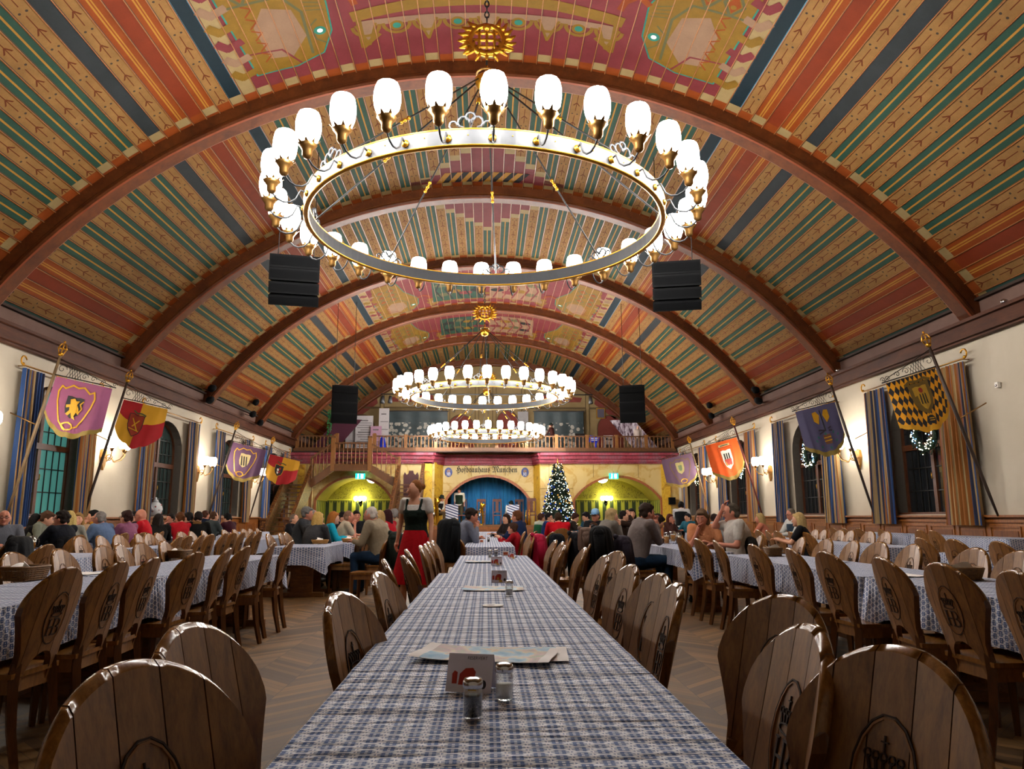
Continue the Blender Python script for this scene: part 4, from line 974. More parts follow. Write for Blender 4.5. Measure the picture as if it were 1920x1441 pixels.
for i,(cx,a,b_,w_) in enumerate(CT_):
    table(cx,a,b_,w_,'wooden table under the cloth in the central row, %s from camera'%ordw(i),'blue and white patterned cloth on the central table row, %s from camera'%ordw(i),.16 if i<3 else .2,i,.755 if i in(3,) else .76,True,'central table row')
def trow(cx,segs,w,nm,zt=.76,drop=.26,s0=20):
    for i,(a,b_) in enumerate(segs):
        table(cx,a,b_,w,'wooden table in the %s, %s from camera'%(nm,ordw(i)),'blue and white cloth in the %s, %s from camera'%(nm,ordw(i)),drop,s0+i,zt,True,nm)
trow(-2.84,[(3.0,5.9),(5.95,9.2),(11.45,12.85),(17.6,20.2)],.84,'left front table row',s0=20)
table(-2.48,12.95,16.7,.6,'wooden table behind the second left table, between the seated guests','blue and white cloth between the guests behind the second left table',.2,77)
trow(-4.95,[(7.2,9.9),(11.1,13.9),(13.95,16.8),(16.85,19.7)],.84,'middle left table row',s0=30)
trow(-7.35,[(12.1,14.9),(15.3,18.2),(18.3,21.2),(21.5,24.4)],.84,'table row under the left windows',s0=40)
table(-6.8,8.7,11.2,.76,'wooden table with the two beer glasses at the left picture edge','blue and white cloth under the two beer glasses at the left',.22,80)
trow(3.2,[(2.6,5.5),(5.55,8.9),(12.9,15.3),(20,22.9)],.84,'right front table row',s0=50)
table(2.84,9.35,12.5,.5,'wooden table between the man in taupe and the laughing woman','blue and white cloth between the man in taupe and the laughing woman',.22,78)
table(3.15,17.7,19.1,.5,'wooden table before the woman with dark curly hair, far right aisle','blue and white cloth before the woman with dark curly hair, far right aisle',.2,79)
trow(5.98,[(6.4,9.2),(10.6,13.4),(13.5,16.3),(18,20.9)],.84,'middle right table row',s0=60)
trow(8.66,[(11.7,14.4),(14.6,17.4)],.8,'table row under the right windows',.84,.2,s0=70)

# ================================================================== things on the tables
s=Sh('shaker_glass'); s.nt.nodes.remove(s.b); tr=s.n('ShaderNodeBsdfTransparent'); tr.inputs[0].default_value=(.97,.98,.98,1); gl=s.n('ShaderNodeBsdfGlossy'); gl.inputs['Roughness'].default_value=.04
lw=s.n('ShaderNodeLayerWeight'); lw.inputs[0].default_value=.35; mx=s.n('ShaderNodeMixShader'); s.nt.links.new(s.m('ADD',s.m('MULTIPLY',lw.outputs['Facing'],.5),.06),mx.inputs[0]); s.nt.links.new(tr.outputs[0],mx.inputs[1]); s.nt.links.new(gl.outputs[0],mx.inputs[2]); s.nt.links.new(mx.outputs[0],s.out.inputs[0]); GLASS=s.mat
CHROME=plain('polished_steel','c4c4c8',.18,1,.05); PEPPER=plain('ground_pepper','2a2420',.9,0,.5,200); SALT=plain('white_salt','f0ece4',.9,0,.1,200)
def shaker(x,y,pep,lbl,z=.762):
    t=thing('pepper_shaker' if pep else 'salt_shaker',lbl,'shaker',(x,y,z),0,'shakers on the centre tables')
    MB().lathe([(.004,.0),(.019,0),(.022,.004),(.022,.055),(.0195,.066),(.0165,.069),(.0165,.066),(.0185,.06),(.0200,.052),(.0200,.007),(.004,.006)],GLASS,12).build('glass_body',None,t)
    MB().lathe([(.01,.0065),(.0192,.0075),(.0192,.050 if pep else .038),(.01,.051 if pep else .040)],PEPPER if pep else SALT,12).build('pepper_filling' if pep else 'salt_filling',None,t)
    MB().lathe([(.0215,.066),(.0225,.069),(.0225,.079),(.019,.085),(.006,.0875)],CHROME,20).build('screw_lid',None,t)
def onT(px,py,z=.762):
    d=rt2*((px-W_PX/2)/F_PX)-up2*((py-H_PX/2)/F_PX)+fw; k=(z-CAMZ)/d.z; return (d.x*k,d.y*k)
P_=onT(886,1352); shaker(P_[0],P_[1]+.02,True,'glass pepper shaker with steel lid before the nearest reserved card')
P_=onT(946,1316); shaker(P_[0],P_[1]+.02,False,'glass salt shaker with steel lid right of the nearest reserved card')
P_=onT(955,1118); shaker(P_[0],P_[1]+.02,False,'half empty glass shaker on the second newspaper, mid central table')
P_=onT(919,1046); shaker(P_[0],P_[1]+.02,False,'pale glass shaker behind the third reserved card')
P_=onT(930,1044); shaker(P_[0],P_[1]+.02,True,'small dark pepper shaker behind the third reserved card')
for px,py,lb in ((916,1016,'dark pepper shaker on the fifth central table, nearer of two'),(921,1007,'dark pepper shaker on the fifth central table, farther of two')):
    P_=onT(px,py); shaker(P_[0],P_[1],True,lb)
CARD=plain('card_lilac_white','dcd6e4',.75); CARDP=plain('card_print_grey','8a8490',.8); CRED=plain('card_red_print','b03020',.7); CYEL=plain('card_yellow_print','c8a040',.7); CDK=plain('card_dark_print','2a2430',.7)
def card(px,py,deg,lbl,z=.762,w=.105,h=.078):
    x,y=onT(px,py,z); t=thing('reserved_card',lbl,'table sign',(x,y,z),R(deg),'reserved cards on the centre tables')
    dp=.035; m=MB()
    for sy in (-1,1): m.add([(-w/2,sy*dp,0),(w/2,sy*dp,0),(w/2,0,h),(-w/2,0,h)],[(0,1,2,3)],CARD).add([(-w/2,sy*(dp+.001),0),(w/2,sy*(dp+.001),0),(w/2,sy*.001,h),(-w/2,sy*.001,h)],[(3,2,1,0)],CARD)
    m.build('folded_card',None,t)
    th=math.atan2(h,dp); Mx=Matrix.Translation((0,-dp,0))@Matrix.Rotation(th,4,'X')
    m=MB(); L=math.hypot(dp,h)
    m.prism([(-.028,.018),(.012,.018),(.016,.05),(.008,.06),(-.012,.058),(-.026,.044)],.001,.0014,CRED,Mx); m.prism([(-.045,.02),(-.032,.02),(-.032,.048),(-.04,.052),(-.046,.044)],.001,.0014,CRED,Mx)
    m.prism([(.0,.004),(.022,.004),(.02,.018),(.0,.02)],.001,.0016,CYEL,Mx); m.prism([(-.012,.02),(-.002,.02),(-.002,.036),(-.012,.036)],.0015,.0018,CYEL,Mx)
    m.prism(arc(.038,.02,.008,.011,0,330,11),.001,.0014,CDK,Mx); m.build('printed_picture',None,t)
    tx=text('RESERVIERT',.012,Mx@Vector((.018,L-.011,.0016)),(th,0,0),CDK,'lettering',t,0,.052)
    return t
card(884,1292,-14,'folded white reserved card with a red printed picture, nearest on the central table',w=.12,h=.088)
card(936,1091,-3,'folded reserved card behind the second newspaper on the central table')
card(931,1059,0,'folded reserved card in front of two shakers on the fourth central table')
card(960,1047,8,'small dark folded card on the fourth central table, right of the shakers',w=.05,h=.06)
s=Sh('newspaper_map'); ob=s.coord('Object'); a=s.noise(ob,9,3,.6,.5); b=s.noise(ob,30,3,.7)
x,y,z=s.xyz(ob); brd=s.m('MAXIMUM',s.m('GREATER_THAN',s.m('ABSOLUTE',x),.185),s.m('GREATER_THAN',s.m('ABSOLUTE',y),.118))
col=s.ramp(a,[(.36,srgb('4f9cc8')),(.47,srgb('9cc2d8')),(.51,srgb('d8c8a8')),(.58,srgb('c0a0a8')),(.66,srgb('9aa888'))]); col=s.mix(s.m('MULTIPLY',b,.5),col,srgb('e0dcd8')); col=s.mix(brd,col,srgb('e4dedc')); MAPM=s.fin(col,.8)
def paper(px,py,deg,lbl,w=.40,h=.27,curl=.02,z=.764,mt=None):
    x,y=onT(px,py,z)
    o=MB(); o.grid(14,10,lambda u,v:((u-.5)*w,(v-.5)*h,curl*max(0,(abs(u-.5)*2-.55))**1.5*(1 if u<.5 else .5)+.002*math.sin(v*8)),mt or MAPM).grid(14,10,lambda u,v:((u-.5)*w,(v-.5)*h,-.0012+curl*max(0,(abs(u-.5)*2-.55))**1.5*(1 if u<.5 else .5)+.002*math.sin(v*8)),PAPER)
    o=o.build('newspaper',None,None,(x,y,z+.001),(0,0,R(deg))); tag(o,lbl,'newspaper'); return o
paper(936,1226,-4,'undermost folded newspaper behind the nearest reserved card',.44,.24,.012,.765)
paper(912,1226,-14,'uppermost open newspaper map in blue and pink behind the nearest reserved card',.44,.24,.03,.772)
paper(925,1103,-2,'open newspaper map under the shaker, mid central table',.37,.26,.02,.766)
paper(905,1052,2,'newspaper beside the third reserved card on the fourth central table',.34,.24,.01,.766)
paper(945,1014,0,'leaflet lying on the fifth central table',.16,.2,.0,.766,PAPER)
x_,y_=onT(924,1136); t=thing('beer_mat','round white beer mat on the central table','beer mat',(x_,y_,.764)); MB().lathe([(.05,0),(.053,.001),(.053,.003),(.05,.004)],PAPER,24).build('board',None,t); MB().lathe([(.02,.004),(.02,.0045)],CARDP,12,None,False,(-.01,0,0)).build('printed_mark',None,t)
for i,(px,py) in enumerate(((903,1017),(903,1008),(948,1042))):
    x_,y_=onT(px,py); t=thing('menu_pack',['small orange and white sachet box on the fifth central table, nearer','small orange and white sachet box on the fifth central table, farther','red printed sachet box behind the third reserved card'][i],'box',(x_,y_,.764)); MB().box((0,0,.025),(.07,.05,.05),PAPER).build('box_body',None,t); MB().box((0,-.026,.028),(.05,.004,.03),plain('orange_print','c0562c',.6)).build('print',None,t)
WICK=wood('wicker','4a2e12','8a5f2c',.6,(20,20,20),3)
def basket(x,y,z,lbl,rot=0,w=.30,d=.2,h=.085,nap=True,col=WICK):
    t=thing('bread_basket',lbl,'basket',(x,y,z),R(rot),'bread baskets'); m=MB()
    for k in range(7):
        q=k/6; sc=.84+.16*q; m.tube([(math.copysign(abs(math.cos(R(a)))**.5,math.cos(R(a)))*w/2*sc,math.copysign(abs(math.sin(R(a)))**.5,math.sin(R(a)))*d/2*sc,.008+h*q) for a in range(0,360,15)],.0068 if k<6 else .009,col,5,None,False,True,True)
    for a in range(0,360,12):
        ca,sa=[math.copysign(abs(f(R(a)))**.5,f(R(a))) for f in (math.cos,math.sin)]; m.tube([(ca*w/2*.84,sa*d/2*.84,.0),(ca*w/2,sa*d/2,h)],.004,col,4)
    m.box((0,0,.006),(w*.8,d*.8,.008),col); m.build('woven_body',None,t)
    if nap:
        for i in range(2): 
            o=MB().grid(4,4,lambda u,v:((u-.5)*.16,(v-.5)*.12,.02*math.sin(u*3+i)*v+.0),PAPER).build('napkin',None,None,(x+(i-.5)*.06,y,z+h-.02+.012*i),(R(35),R(-12+20*i),R(rot+30*i))); tag(o,'%s napkin in the %s'%(['front','rear'][i],lbl),'napkin')
    return t
bx_,by_=onT(30,1090); basket(bx_,by_+.1,.765,'wicker bread basket on the left front table at the picture edge',85,.3,.22)
bx_,by_=onT(333,1046); basket(bx_,by_+.05,.765,'wicker basket with napkins on the second left front table',90,.3,.2,.07)
bx_,by_=onT(1450,1042); basket(bx_,by_,.765,'wicker basket with white napkins on the right front table',80,.26,.18,.08)
bx_,by_=onT(1800,1085); basket(bx_,by_,.765,'shallow wicker tray on the right front table at the picture edge',80,.34,.24,.07,True)
bx_,by_=onT(600,1019); basket(bx_,by_,.765,'oval bread basket at the near end of the second left table',10,.28,.19,.05,True,WDL:=plain('light_wicker','a87838',.6))
bx_,by_=onT(655,1016); basket(bx_,by_,.765,'oval bread basket beside the white haired man',20,.26,.18,.05,True,WDL)
for lb,px,py,dg,mt in (('red and white leaflet on the left front table',243,1052,80,plain('red_leaflet','a83028',.7)),('open white newspaper on the right front table',1560,1052,95,PAPER),('newspaper with a blue edge on the right front table',1700,1078,95,PAPER),('white menu sheet on the left front table near the basket',160,1075,80,PAPER)):
    paper(px,py,dg,lb,.3,.22,.01,.766,mt)
BEER=plain('golden_beer','c07a10',.15,0,.2); COLA=plain('dark_beer','1a0c08',.1); FOAM=plain('beer_foam','ece6d6',.8)
def mug(x,y,z,dark,lbl,lvl=.12,h=.19):
    t=thing('beer_mug',lbl,'beer mug',(x,y,z),0,'beer glasses')
    MB().lathe([(.045,0),(.05,.01),(.047,.06),(.05,h),(.047,h),(.044,h-.03),(.042,.012),(.005,.012)],GLASS,14).build('glass_body',None,t)
    MB().lathe([(.005,.014),(.041,.014),(.043,lvl),(.005,lvl)],COLA if dark else BEER,14).build('beer',None,t)
    MB().lathe([(.005,lvl),(.043,lvl),(.044,lvl+.015),(.005,lvl+.018)],FOAM,14).build('foam',None,t)
    MB().tube([(.048,0,.15),(.085,0,.145),(.095,0,.1),(.08,0,.05),(.048,0,.045)],.008,GLASS,6).build('handle',None,t)
for px,py,dk,lb in ((1250,1020,0,'tall mug of golden beer before the man in the grey shirt, left of the pair'),(1262,1016,0,'mug of golden beer before the man in the grey shirt, behind the left one'),(1273,1020,1,'mug of dark beer on the right front table beside the golden ones')):
    x_,y_=onT(px,py); mug(x_,y_,.765,dk,lb)

for px,py,X_,lb in ((38,1000,0,'half full beer glass on the left table beside the man at the picture edge'),(62,1005,0,'second beer glass with foam on the left window table')):
    q_=at(px,py,10.9); mug(q_.x,q_.y,.765,0,lb,.1)
# hall furniture at the far left: paper teapot decoration in the window
t=thing('teapot_figure','white paper teapot figure with red dots standing in the second left window','figure',(-9.25,21.3,1.26)); t.scale=(.82,.82,.82)
TPW=plain('teapot_white','c8ccd0',.6)
MB().lathe([(.12,0),(.2,.08),(.24,.22),(.2,.36),(.12,.44),(.05,.47)],TPW,14).build('body',None,t); MB().lathe([(.1,.46),(.08,.52),(.03,.56),(.04,.6),(.01,.62)],TPW,10).build('lid',None,t)
MB().tube([(0,-.2,.18),(0,-.34,.28),(0,-.38,.42)],[.06,.04,.03],TPW,8).build('spout',None,t); MB().tube([(0,.2,.34),(0,.34,.36),(0,.36,.2),(0,.22,.12)],.025,TPW,6).build('handle',None,t)
m=MB()
for i in range(14): a=i*2.4; m.lathe([(.03,0),(.03,.004)],plain('red_dots','a05050',.6),8,Matrix.Translation((math.cos(a)*.225,math.sin(a)*.225,.1+.02*i))@Matrix.Rotation(a,4,'Z')@Matrix.Rotation(PI/2,4,'Y'))
m.build('dotted_pattern',None,t)
# ================================================================== striped curtains
s=Sh('striped_curtain'); uv=s.n('ShaderNodeTexCoord').outputs['UV']; u,v_,_=s.xyz(uv)
B_,T_,O_,N_,P2=srgb('173a6c'),srgb('9c8054'),srgb('94581a'),srgb('1c2440'),srgb('8a5a4a')
seq=[B_,T_,O_,T_,N_,B_,T_,P2,O_,T_,B_,B_,T_,O_,N_,T_,B_,O_,T_,N_,B_,T_,O_,T_]
s2=s.ramp(s.m('FRACT',s.m('MULTIPLY',u,1.35)),[(i/len(seq),c) for i,c in enumerate(seq)],'CONSTANT')
MCUR=s.fin(s2,.75)
def uvgrid(nu,nv,fn,mat,name,parent=None,loc=(0,0,0),rot=(0,0,0),mf=None,back=False):
    m=MB().grid(nu,nv,fn,mat,True,None,mf); o=m.build(name,None,parent,loc,rot)
    l=o.data.uv_layers.new(name='UVMap')
    for p in o.data.polygons:
        for li in p.loop_indices:
            k=o.data.loops[li].vertex_index; l.data[li].uv=((k%(nu+1))/nu,(k//(nu+1))/nv)
    return o
def curtain(side,y0,y1,lbl,seed,z1=4.14,z0=1.03,w0=None):
    r=random.Random(seed); ph=[r.uniform(0,6) for _ in range(4)]; n=7; yc=(y0+y1)/2
    def fn(u,v):
        k=1+.18*(1-v)*math.sin(ph[3]); y=yc+(u-.5)*(y1-y0)*k
        d=.055*math.sin(u*n*2*PI+ph[0]+.5*math.sin(v*3+ph[1]))*(.55+.45*(1-v))+.02*math.sin(u*n*4.3*PI+ph[2])
        return (side*(XW-.17)+d,y,z0+(z1-z0)*v)
    o=uvgrid(112,6,fn,MCUR,'curtain'); tag(o,lbl,'curtain','striped window curtains'); return o
def rod(side,y0,y1,lbl,z=4.19):
    t=thing('curtain_rod',lbl,'curtain rod',(side*(XW-.17),(y0+y1)/2,z)); h=(y1-y0)/2
    MB().tube([(0,-h,0),(0,h,0)],.018,BRASS,8).build('rod',None,t)
    for s_ in (-1,1):
        m=MB(); m.tube([(0,s_*(h+.09*math.sin(R(a))*1.),.0+.07-.09*math.cos(R(a))+.02) for a in range(0,260,25)],.016,GOLD,6); m.ball((0,s_*(h+.02),.02),.035,GOLD,8); m.build('scroll_finial',None,t)
        MB().tube([(0,s_*(h-.1),0),(side*.17,s_*(h-.1),0)],.012,BRASS,6).build('bracket',None,t)
WN=['first','second','third','fourth']
for i,(c,h) in enumerate(((15.55,1.93),(21.2,2.2),(27.1,2.12),(32.8,1.95))):
    rod(1,c-h,c+h,'curtain rod with scrolled ends over the %s right window'%WN[i])
    curtain(1,c-h+.03,c-h+.93,'striped blue and gold curtain at the near side of the %s right window'%WN[i],i)
    curtain(1,c+h-.93,c+h-.03,'striped blue and gold curtain at the far side of the %s right window'%WN[i],i+10)
for i,(c,h) in enumerate(((16.2,1.5),(21.95,2.0),(27.4,2.0),(33.0,1.9))):
    rod(-1,c-h,c+h,'curtain rod with scrolled ends over the %s left window'%WN[i])
    curtain(-1,c-h+.03,c-h+(.72 if i==0 else .9),'striped blue and gold curtain at the near side of the %s left window'%WN[i],i+20)
    curtain(-1,c+h-(.72 if i==0 else .9),c+h-.03,'striped blue and gold curtain at the far side of the %s left window'%WN[i],i+30)
# lit wreaths in the right-hand windows
FIR=plain('wreath_green','0f2a16',.8); 
LW=emit('fairy_light_warm',(1,.8,.4),6.); LC=emit('fairy_light_white',(1,.98,.85),6.); LB=emit('fairy_light_blue',(.12,.4,1.),4.)
def wreath(c,z,lbl,seed):
    t=thing('christmas_wreath',lbl,'wreath',(XW-.03,c,z),0,'lit wreaths in the right windows'); r=random.Random(seed); m=MB()
    for i in range(150):
        a=r.uniform(0,2*PI); q=r.gauss(0,.05); rr=.36+q; w=Euler((r.uniform(0,3),r.uniform(0,3),r.uniform(0,3))).to_matrix()
        m.box((r.gauss(0,.035)-.02,math.cos(a)*rr,math.sin(a)*rr),(.13,.02,.012),FIR,None,w)
    m.tube([(0,math.cos(R(a))*.36,math.sin(R(a))*.36) for a in range(0,360,20)],.05,FIR,6,None,False,True,True); m.build('fir_ring',None,t)
    m=MB()
    for i in range(85):
        a=r.uniform(0,2*PI); rr=.36+r.gauss(0,.06); m.ball((-.08+r.gauss(0,.02),math.cos(a)*rr,math.sin(a)*rr),.0105,[LW,LC,LC,LB][i%4],5)
    o=m.build('fairy_lights',None,t); o['kind']='stuff'
for i,(c,z) in enumerate(((15.35,2.95),(21.0,2.98),(26.8,3.0),(32.4,3.0))): wreath(c,z,'round fir wreath with lights hanging in the %s right window'%WN[i],i)

# ================================================================== guild banners on leaning poles
def fabric(name,h): return plain(name,h,.75,0,.12,6)
PINK=fabric('rose_silk','8e4c70'); PURP=fabric('violet_silk','5c3c5c'); PURD=fabric('dull_violet_silk','5a4058'); NAVY=fabric('grey_violet_cloth','4c4866'); RED=fabric('banner_red','a01018'); YEL=fabric('banner_yellow','c8921a'); ORG=fabric('banner_orange','e05a10')
FR=plain('gold_fringe','8a7430',.6,.2,.3,60); SHB=plain('shield_black','16161a',.6); BGOLD=plain('embroidered_gold','c8961e',.45,.3,.25,30)
s=Sh('gold_black_lozenges'); uv=s.n('ShaderNodeTexCoord').outputs['UV']; u,v_,_=s.xyz(uv)
a=s.m('MULTIPLY',u,11.); b=s.m('MULTIPLY',v_,4.5); p1=s.m('FLOOR',s.m('ADD',a,b)); p2=s.m('FLOOR',s.m('SUBTRACT',a,b)); ck=s.m('MODULO',s.m('ABSOLUTE',s.m('ADD',p1,p2)),2)
LOZ=s.fin(s.mix(s.m('GREATER_THAN',ck,.5),srgb('1c1a20'),srgb('e09a10')),.7)
def banner(side,B,T,lbl,kind,polemat,W=1.14,H0=.74,H1=.34,seed=0,polelbl=None):
    B=Vector(B);T=Vector(T); d=(T-B); L=d.length; d.normalize(); e=Vector((-side*d.z,0,side*d.x)); e=Vector((-side*abs(d.z),0,-abs(d.x))); yv=d.cross(e)
    t=thing('guild_banner',lbl,'banner',B,0,'guild banners along the walls'); t.rotation_euler=Matrix(((e.x,yv.x,d.x),(e.y,yv.y,d.y),(e.z,yv.z,d.z))).to_euler()
    cs=-1 if yv.y>0 else 1        # local y sign towards the camera
    MB().tube([(0,0,0),(0,0,.5),(0,0,L*.55),(0,0,L)],[.02,.03,.034,.028],polemat,8).build('pole',None,t)
    m=MB(); m.lathe([(.03,L-.02),(.05,L),(.05,L+.04),(.04,L+.05)],GOLD,10)
    for k in range(6):
        w=k*PI/3; m.tube([(math.cos(w)*.05,math.sin(w)*.05,L+.04),(math.cos(w)*.085,math.sin(w)*.085,L+.13),(math.cos(w)*.05,math.sin(w)*.05,L+.22),(0,0,L+.24)],.011,GOLD,5)
    m.ball((0,0,L+.27),.025,GOLD,6); m.tube([(math.cos(R(a))*.085,math.sin(R(a))*.085,L+.13) for a in range(0,360,30)],.01,GOLD,5,None,False,True,True); m.build('crown_finial',None,t)
    z=L-.40; m=MB(); m.tube([(0,0,z),(W+.14,0,z)],.012,IRON,6)
    m.tube([(0,0,L-.06),(.25,0,z+.26),(.6,0,z+.16),(.95,0,z+.07),(W+.1,0,z)],.008,IRON,5)
    for cx,r_,zz in ((.12,.1,.14),(.60,.07,.08),(.78,.06,.07),(.98,.05,.05),(W+.1,.05,.05)):
        m.tube([(cx+r_*(1-k/14)*math.cos(k*.62),0,z+zz+r_*(1-k/14)*math.sin(k*.62)) for k in range(13)],.006,IRON,4)
    for k in range(5): m.tube([(.24+.055*k,0,z+.01),(.32+.055*k,0,z+.22-.02*k)],.005,IRON,4); m.tube([(.32+.055*k,0,z+.01),(.24+.055*k,0,z+.24-.02*k)],.005,IRON,4)
    m.build('scroll_bracket',None,t)
    MB().tube([(0,0,L*.56),(-.62,0,L*.6)],.012,BRASS,6).build('wall_stay',None,t)
    r=random.Random(seed); ph=[r.uniform(0,6) for _ in range(4)]
    def prof(u):
        if kind in('pink','purpL','purpR','gold','orange','navy'): return H0*.86+H1*math.sin(PI*min(1,max(0,(u-.02)/.96)))**.7+.03*abs(math.sin(u*PI*4)) - (.0 if u<.86 else -.12*(u-.86)/.14)
        return H0*.82+H1*math.sin(PI*u)**.8+.05*abs(math.sin(u*PI*3))-.14*max(0,u-.8)
    def surf(u,v,off=0):
        h=prof(u)*v; y=.018*math.sin(u*9+ph[0])*v+.012*math.sin(u*23+ph[1])*v+(.16*(u-.86)/.14 if u>.86 else 0)*cs*-1*(.3+v*.7)
        return (.05+W*u,y+cs*off,z-.03-h)
    mats={'pink':PINK,'purpL':PURP,'purpR':PURD,'navy':NAVY,'gold':LOZ,'orange':ORG}
    if kind in mats: cl=uvgrid(40,24,surf,mats[kind],'cloth',t)
    else: cl=uvgrid(40,24,surf,None,'cloth',t,mf=lambda i,j:(RED if i<18 else YEL) if j<11 else (YEL if i<18 else RED))
    if kind not in ('ry','ry2'):
        m=MB(); m.grid(40,1,lambda u,v:surf(u,.965+.10*v,.004),FR if kind!='gold' else YEL); m.build('fringe',None,cl)
    for k in range(7): MB().tube([(.08+W*k/6.3,0,z+.01),(.08+W*k/6.3,0,z-.04)],.007,GOLD,4).build('hanging_ring',None,t)
    def deco(polys,name):
        m=MB()
        for pts,mt,off in polys:
            P=[surf(a,b/1.0,off) for a,b in pts]; m.add(P,[tuple(range(len(P)))],mt)
        return m.build(name,None,cl)
    def line(pts,w,mt,off):
        o=[]
        for (a,b),(c,d_) in zip(pts,pts[1:]):
            dx,dy=c-a,d_-b; l=math.hypot(dx,dy) or 1; nx,ny=-dy/l*w/2,dx/l*w/2; ex,ey=dx/l*w*.3,dy/l*w*.3
            o.append(([(a-nx-ex,b-ny-ey),(c-nx+ex,d_-ny+ey),(c+nx+ex,d_+ny+ey),(a+nx-ex,b+ny-ey)],mt,off))
        return o
    fu=(lambda u:u) if side<0 else (lambda u:1-u)
    shield=lambda cx,cy,w,h:[(cx-w,cy-h),(cx-w*.5,cy-h*1.06),(cx,cy-h*.98),(cx+w*.5,cy-h*1.06),(cx+w,cy-h),(cx+w*.98,cy+h*.1),(cx+w*.75,cy+h*.6),(cx,cy+h),(cx-w*.75,cy+h*.6),(cx-w*.98,cy+h*.1)]
    cx=.5-.05*(1 if side<0 else -1)*0; cx=.46
    if kind=='pink' or kind=='purpL' or kind=='purpR' or kind=='navy':
        if kind!='navy':
            o=[]
            for sg in (-1,1):
                q=[(cx+sg*.02,.93),(cx+sg*.16,.84),(cx+sg*.22,.72),(cx+sg*.3,.5),(cx+sg*.33,.3),(cx+sg*.29,.16),(cx+sg*.22,.2),(cx+sg*.1,.1),(cx,.13)]
                o+=line(q,.03 if kind=='pink' else .024,BGOLD if kind!='purpR' else plain('tarnished_gold','6a5428',.6,.1,.3,30),.012)
            q=[(cx+.1*math.cos(R(a)),.86+.07*math.sin(R(a))) for a in range(0,361,40)]; o+=line(q,.025,BGOLD,.012)
            deco(o,'embroidered_border')
        if kind=='pink':
            lion=[(.39,.36),(.46,.33),(.50,.38),(.56,.36),(.53,.44),(.57,.50),(.60,.62),(.55,.58),(.53,.66),(.57,.72),(.50,.70),(.46,.60),(.42,.66),(.37,.64),(.42,.56),(.41,.50),(.35,.53),(.34,.48),(.41,.45)]
            deco([(shield(cx+.01,.51,.15,.2),SHB,.012),(lion,BGOLD,.018)]+line([(.58,.6),(.62,.5),(.58,.42),(.62,.36)],.02,BGOLD,.018),'lion_shield')
        elif kind=='purpL':
            o=[(shield(cx+.02,.46,.15,.2),plain('cream_silk','c8b480',.6),.012)]
            for i in range(3):
                for j in range(3): x0=cx-.1+.07*i+.02*j; y0=.33+.09*j; o.append(([(x0,y0),(x0+.035,y0+.0),(x0+.055,y0+.09),(x0+.02,y0+.09)],SHB,.017))
            deco(o,'lozenge_shield')
        elif kind=='purpR': deco([(shield(cx+.02,.42,.13,.2),plain('olive_silk','948a58',.6),.012),(shield(cx+.02,.42,.06,.1),plain('sage_silk','5a6a4a',.6),.016)],'pale_shield')
        else:
            o=[]
            for sg in (-1,1): o.append(([(.45+sg*.04,.2),(.45+sg*.1,.1),(.45+sg*.2,.12),(.45+sg*.2,.3),(.45+sg*.1,.38)],BGOLD,.012))
            o+=[([(.36,.62),(.54,.62),(.52,.82),(.38,.82)],plain('brown_beehive','6a4228',.7),.012)]+line([(.37,.68),(.53,.68)],.02,BGOLD,.016)+line([(.37,.75),(.53,.75)],.02,BGOLD,.016)+line([(.45,.1),(.45,.5)],.03,SHB,.014)+line([(.3,.5),(.6,.58)],.03,CDK,.013)+line([(.6,.5),(.3,.58)],.03,CDK,.013)
            for i in range(8): a_=i*.8; x0,y0=.45+.3*math.cos(a_)*.9,.75+.15*math.sin(a_); o.append((arc(x0,y0,.025,.03,0,315,7),plain('leaf_teal','1f5a50',.7),.013))
            deco(o,'painted_emblem')
    if kind in('ry','ry2'):
        sh=shield(.42,.52,.17 if kind=='ry' else .14,.24 if kind=='ry' else .2)
        o=[(sh,plain('shield_rust','8a2a10',.6) if kind=='ry' else SHB,.012)]+line(sh+[sh[0]],.014,SHB if kind=='ry' else BGOLD,.015)
        o+=line([(.32,.2),(.4,.24),(.5,.22),(.6,.26)],.035,plain('ribbon_olive','4a4a20',.7),.012)
        if kind=='ry': o+=line([(.34,.38),(.5,.6)],.025,BGOLD,.018)+line([(.5,.38),(.34,.6)],.025,BGOLD,.018)+line([(.3,.62),(.54,.62)],.02,BGOLD,.018)
        else: o+=[([(.36,.46),(.42,.44),(.43,.52),(.37,.54)],WHITE,.017),([(.42,.52),(.48,.5),(.48,.58),(.42,.6)],RED,.017),([(.42,.4),(.48,.38),(.48,.46),(.43,.47)],RED,.017),([(.37,.56),(.43,.56),(.42,.64),(.38,.62)],WHITE,.017)]
        deco(o,'painted_shield')
    if kind=='gold':
        o=[(shield(.45,.46,.21,.3),plain('dark_bronze','6a5420',.5,.2),.010),(shield(.45,.45,.14,.22),plain('bright_bronze','b08a28',.5,.2),.014)]
        for i in range(3): x0=.38+.05*i; o.append(([(x0,.38),(x0+.02,.36),(x0+.035,.55),(x0+.012,.57)],SHB,.018))
        o+=[(arc(.45,.86,.07,.085,0,330,11),SHB,.014),(arc(.45,.3,.04,.05,0,330,11),plain('small_red','8a2a1a',.6),.018)]+line([(.41,.84),(.49,.84)],.014,YEL,.018)+line([(.41,.88),(.49,.88)],.014,YEL,.018)
        o+=line([(.2,.16),(.3,.1),(.45,.13),(.6,.1),(.7,.16)],.05,plain('dark_bronze','6a5420',.5,.2),.013)
        deco(o,'embroidered_arms')
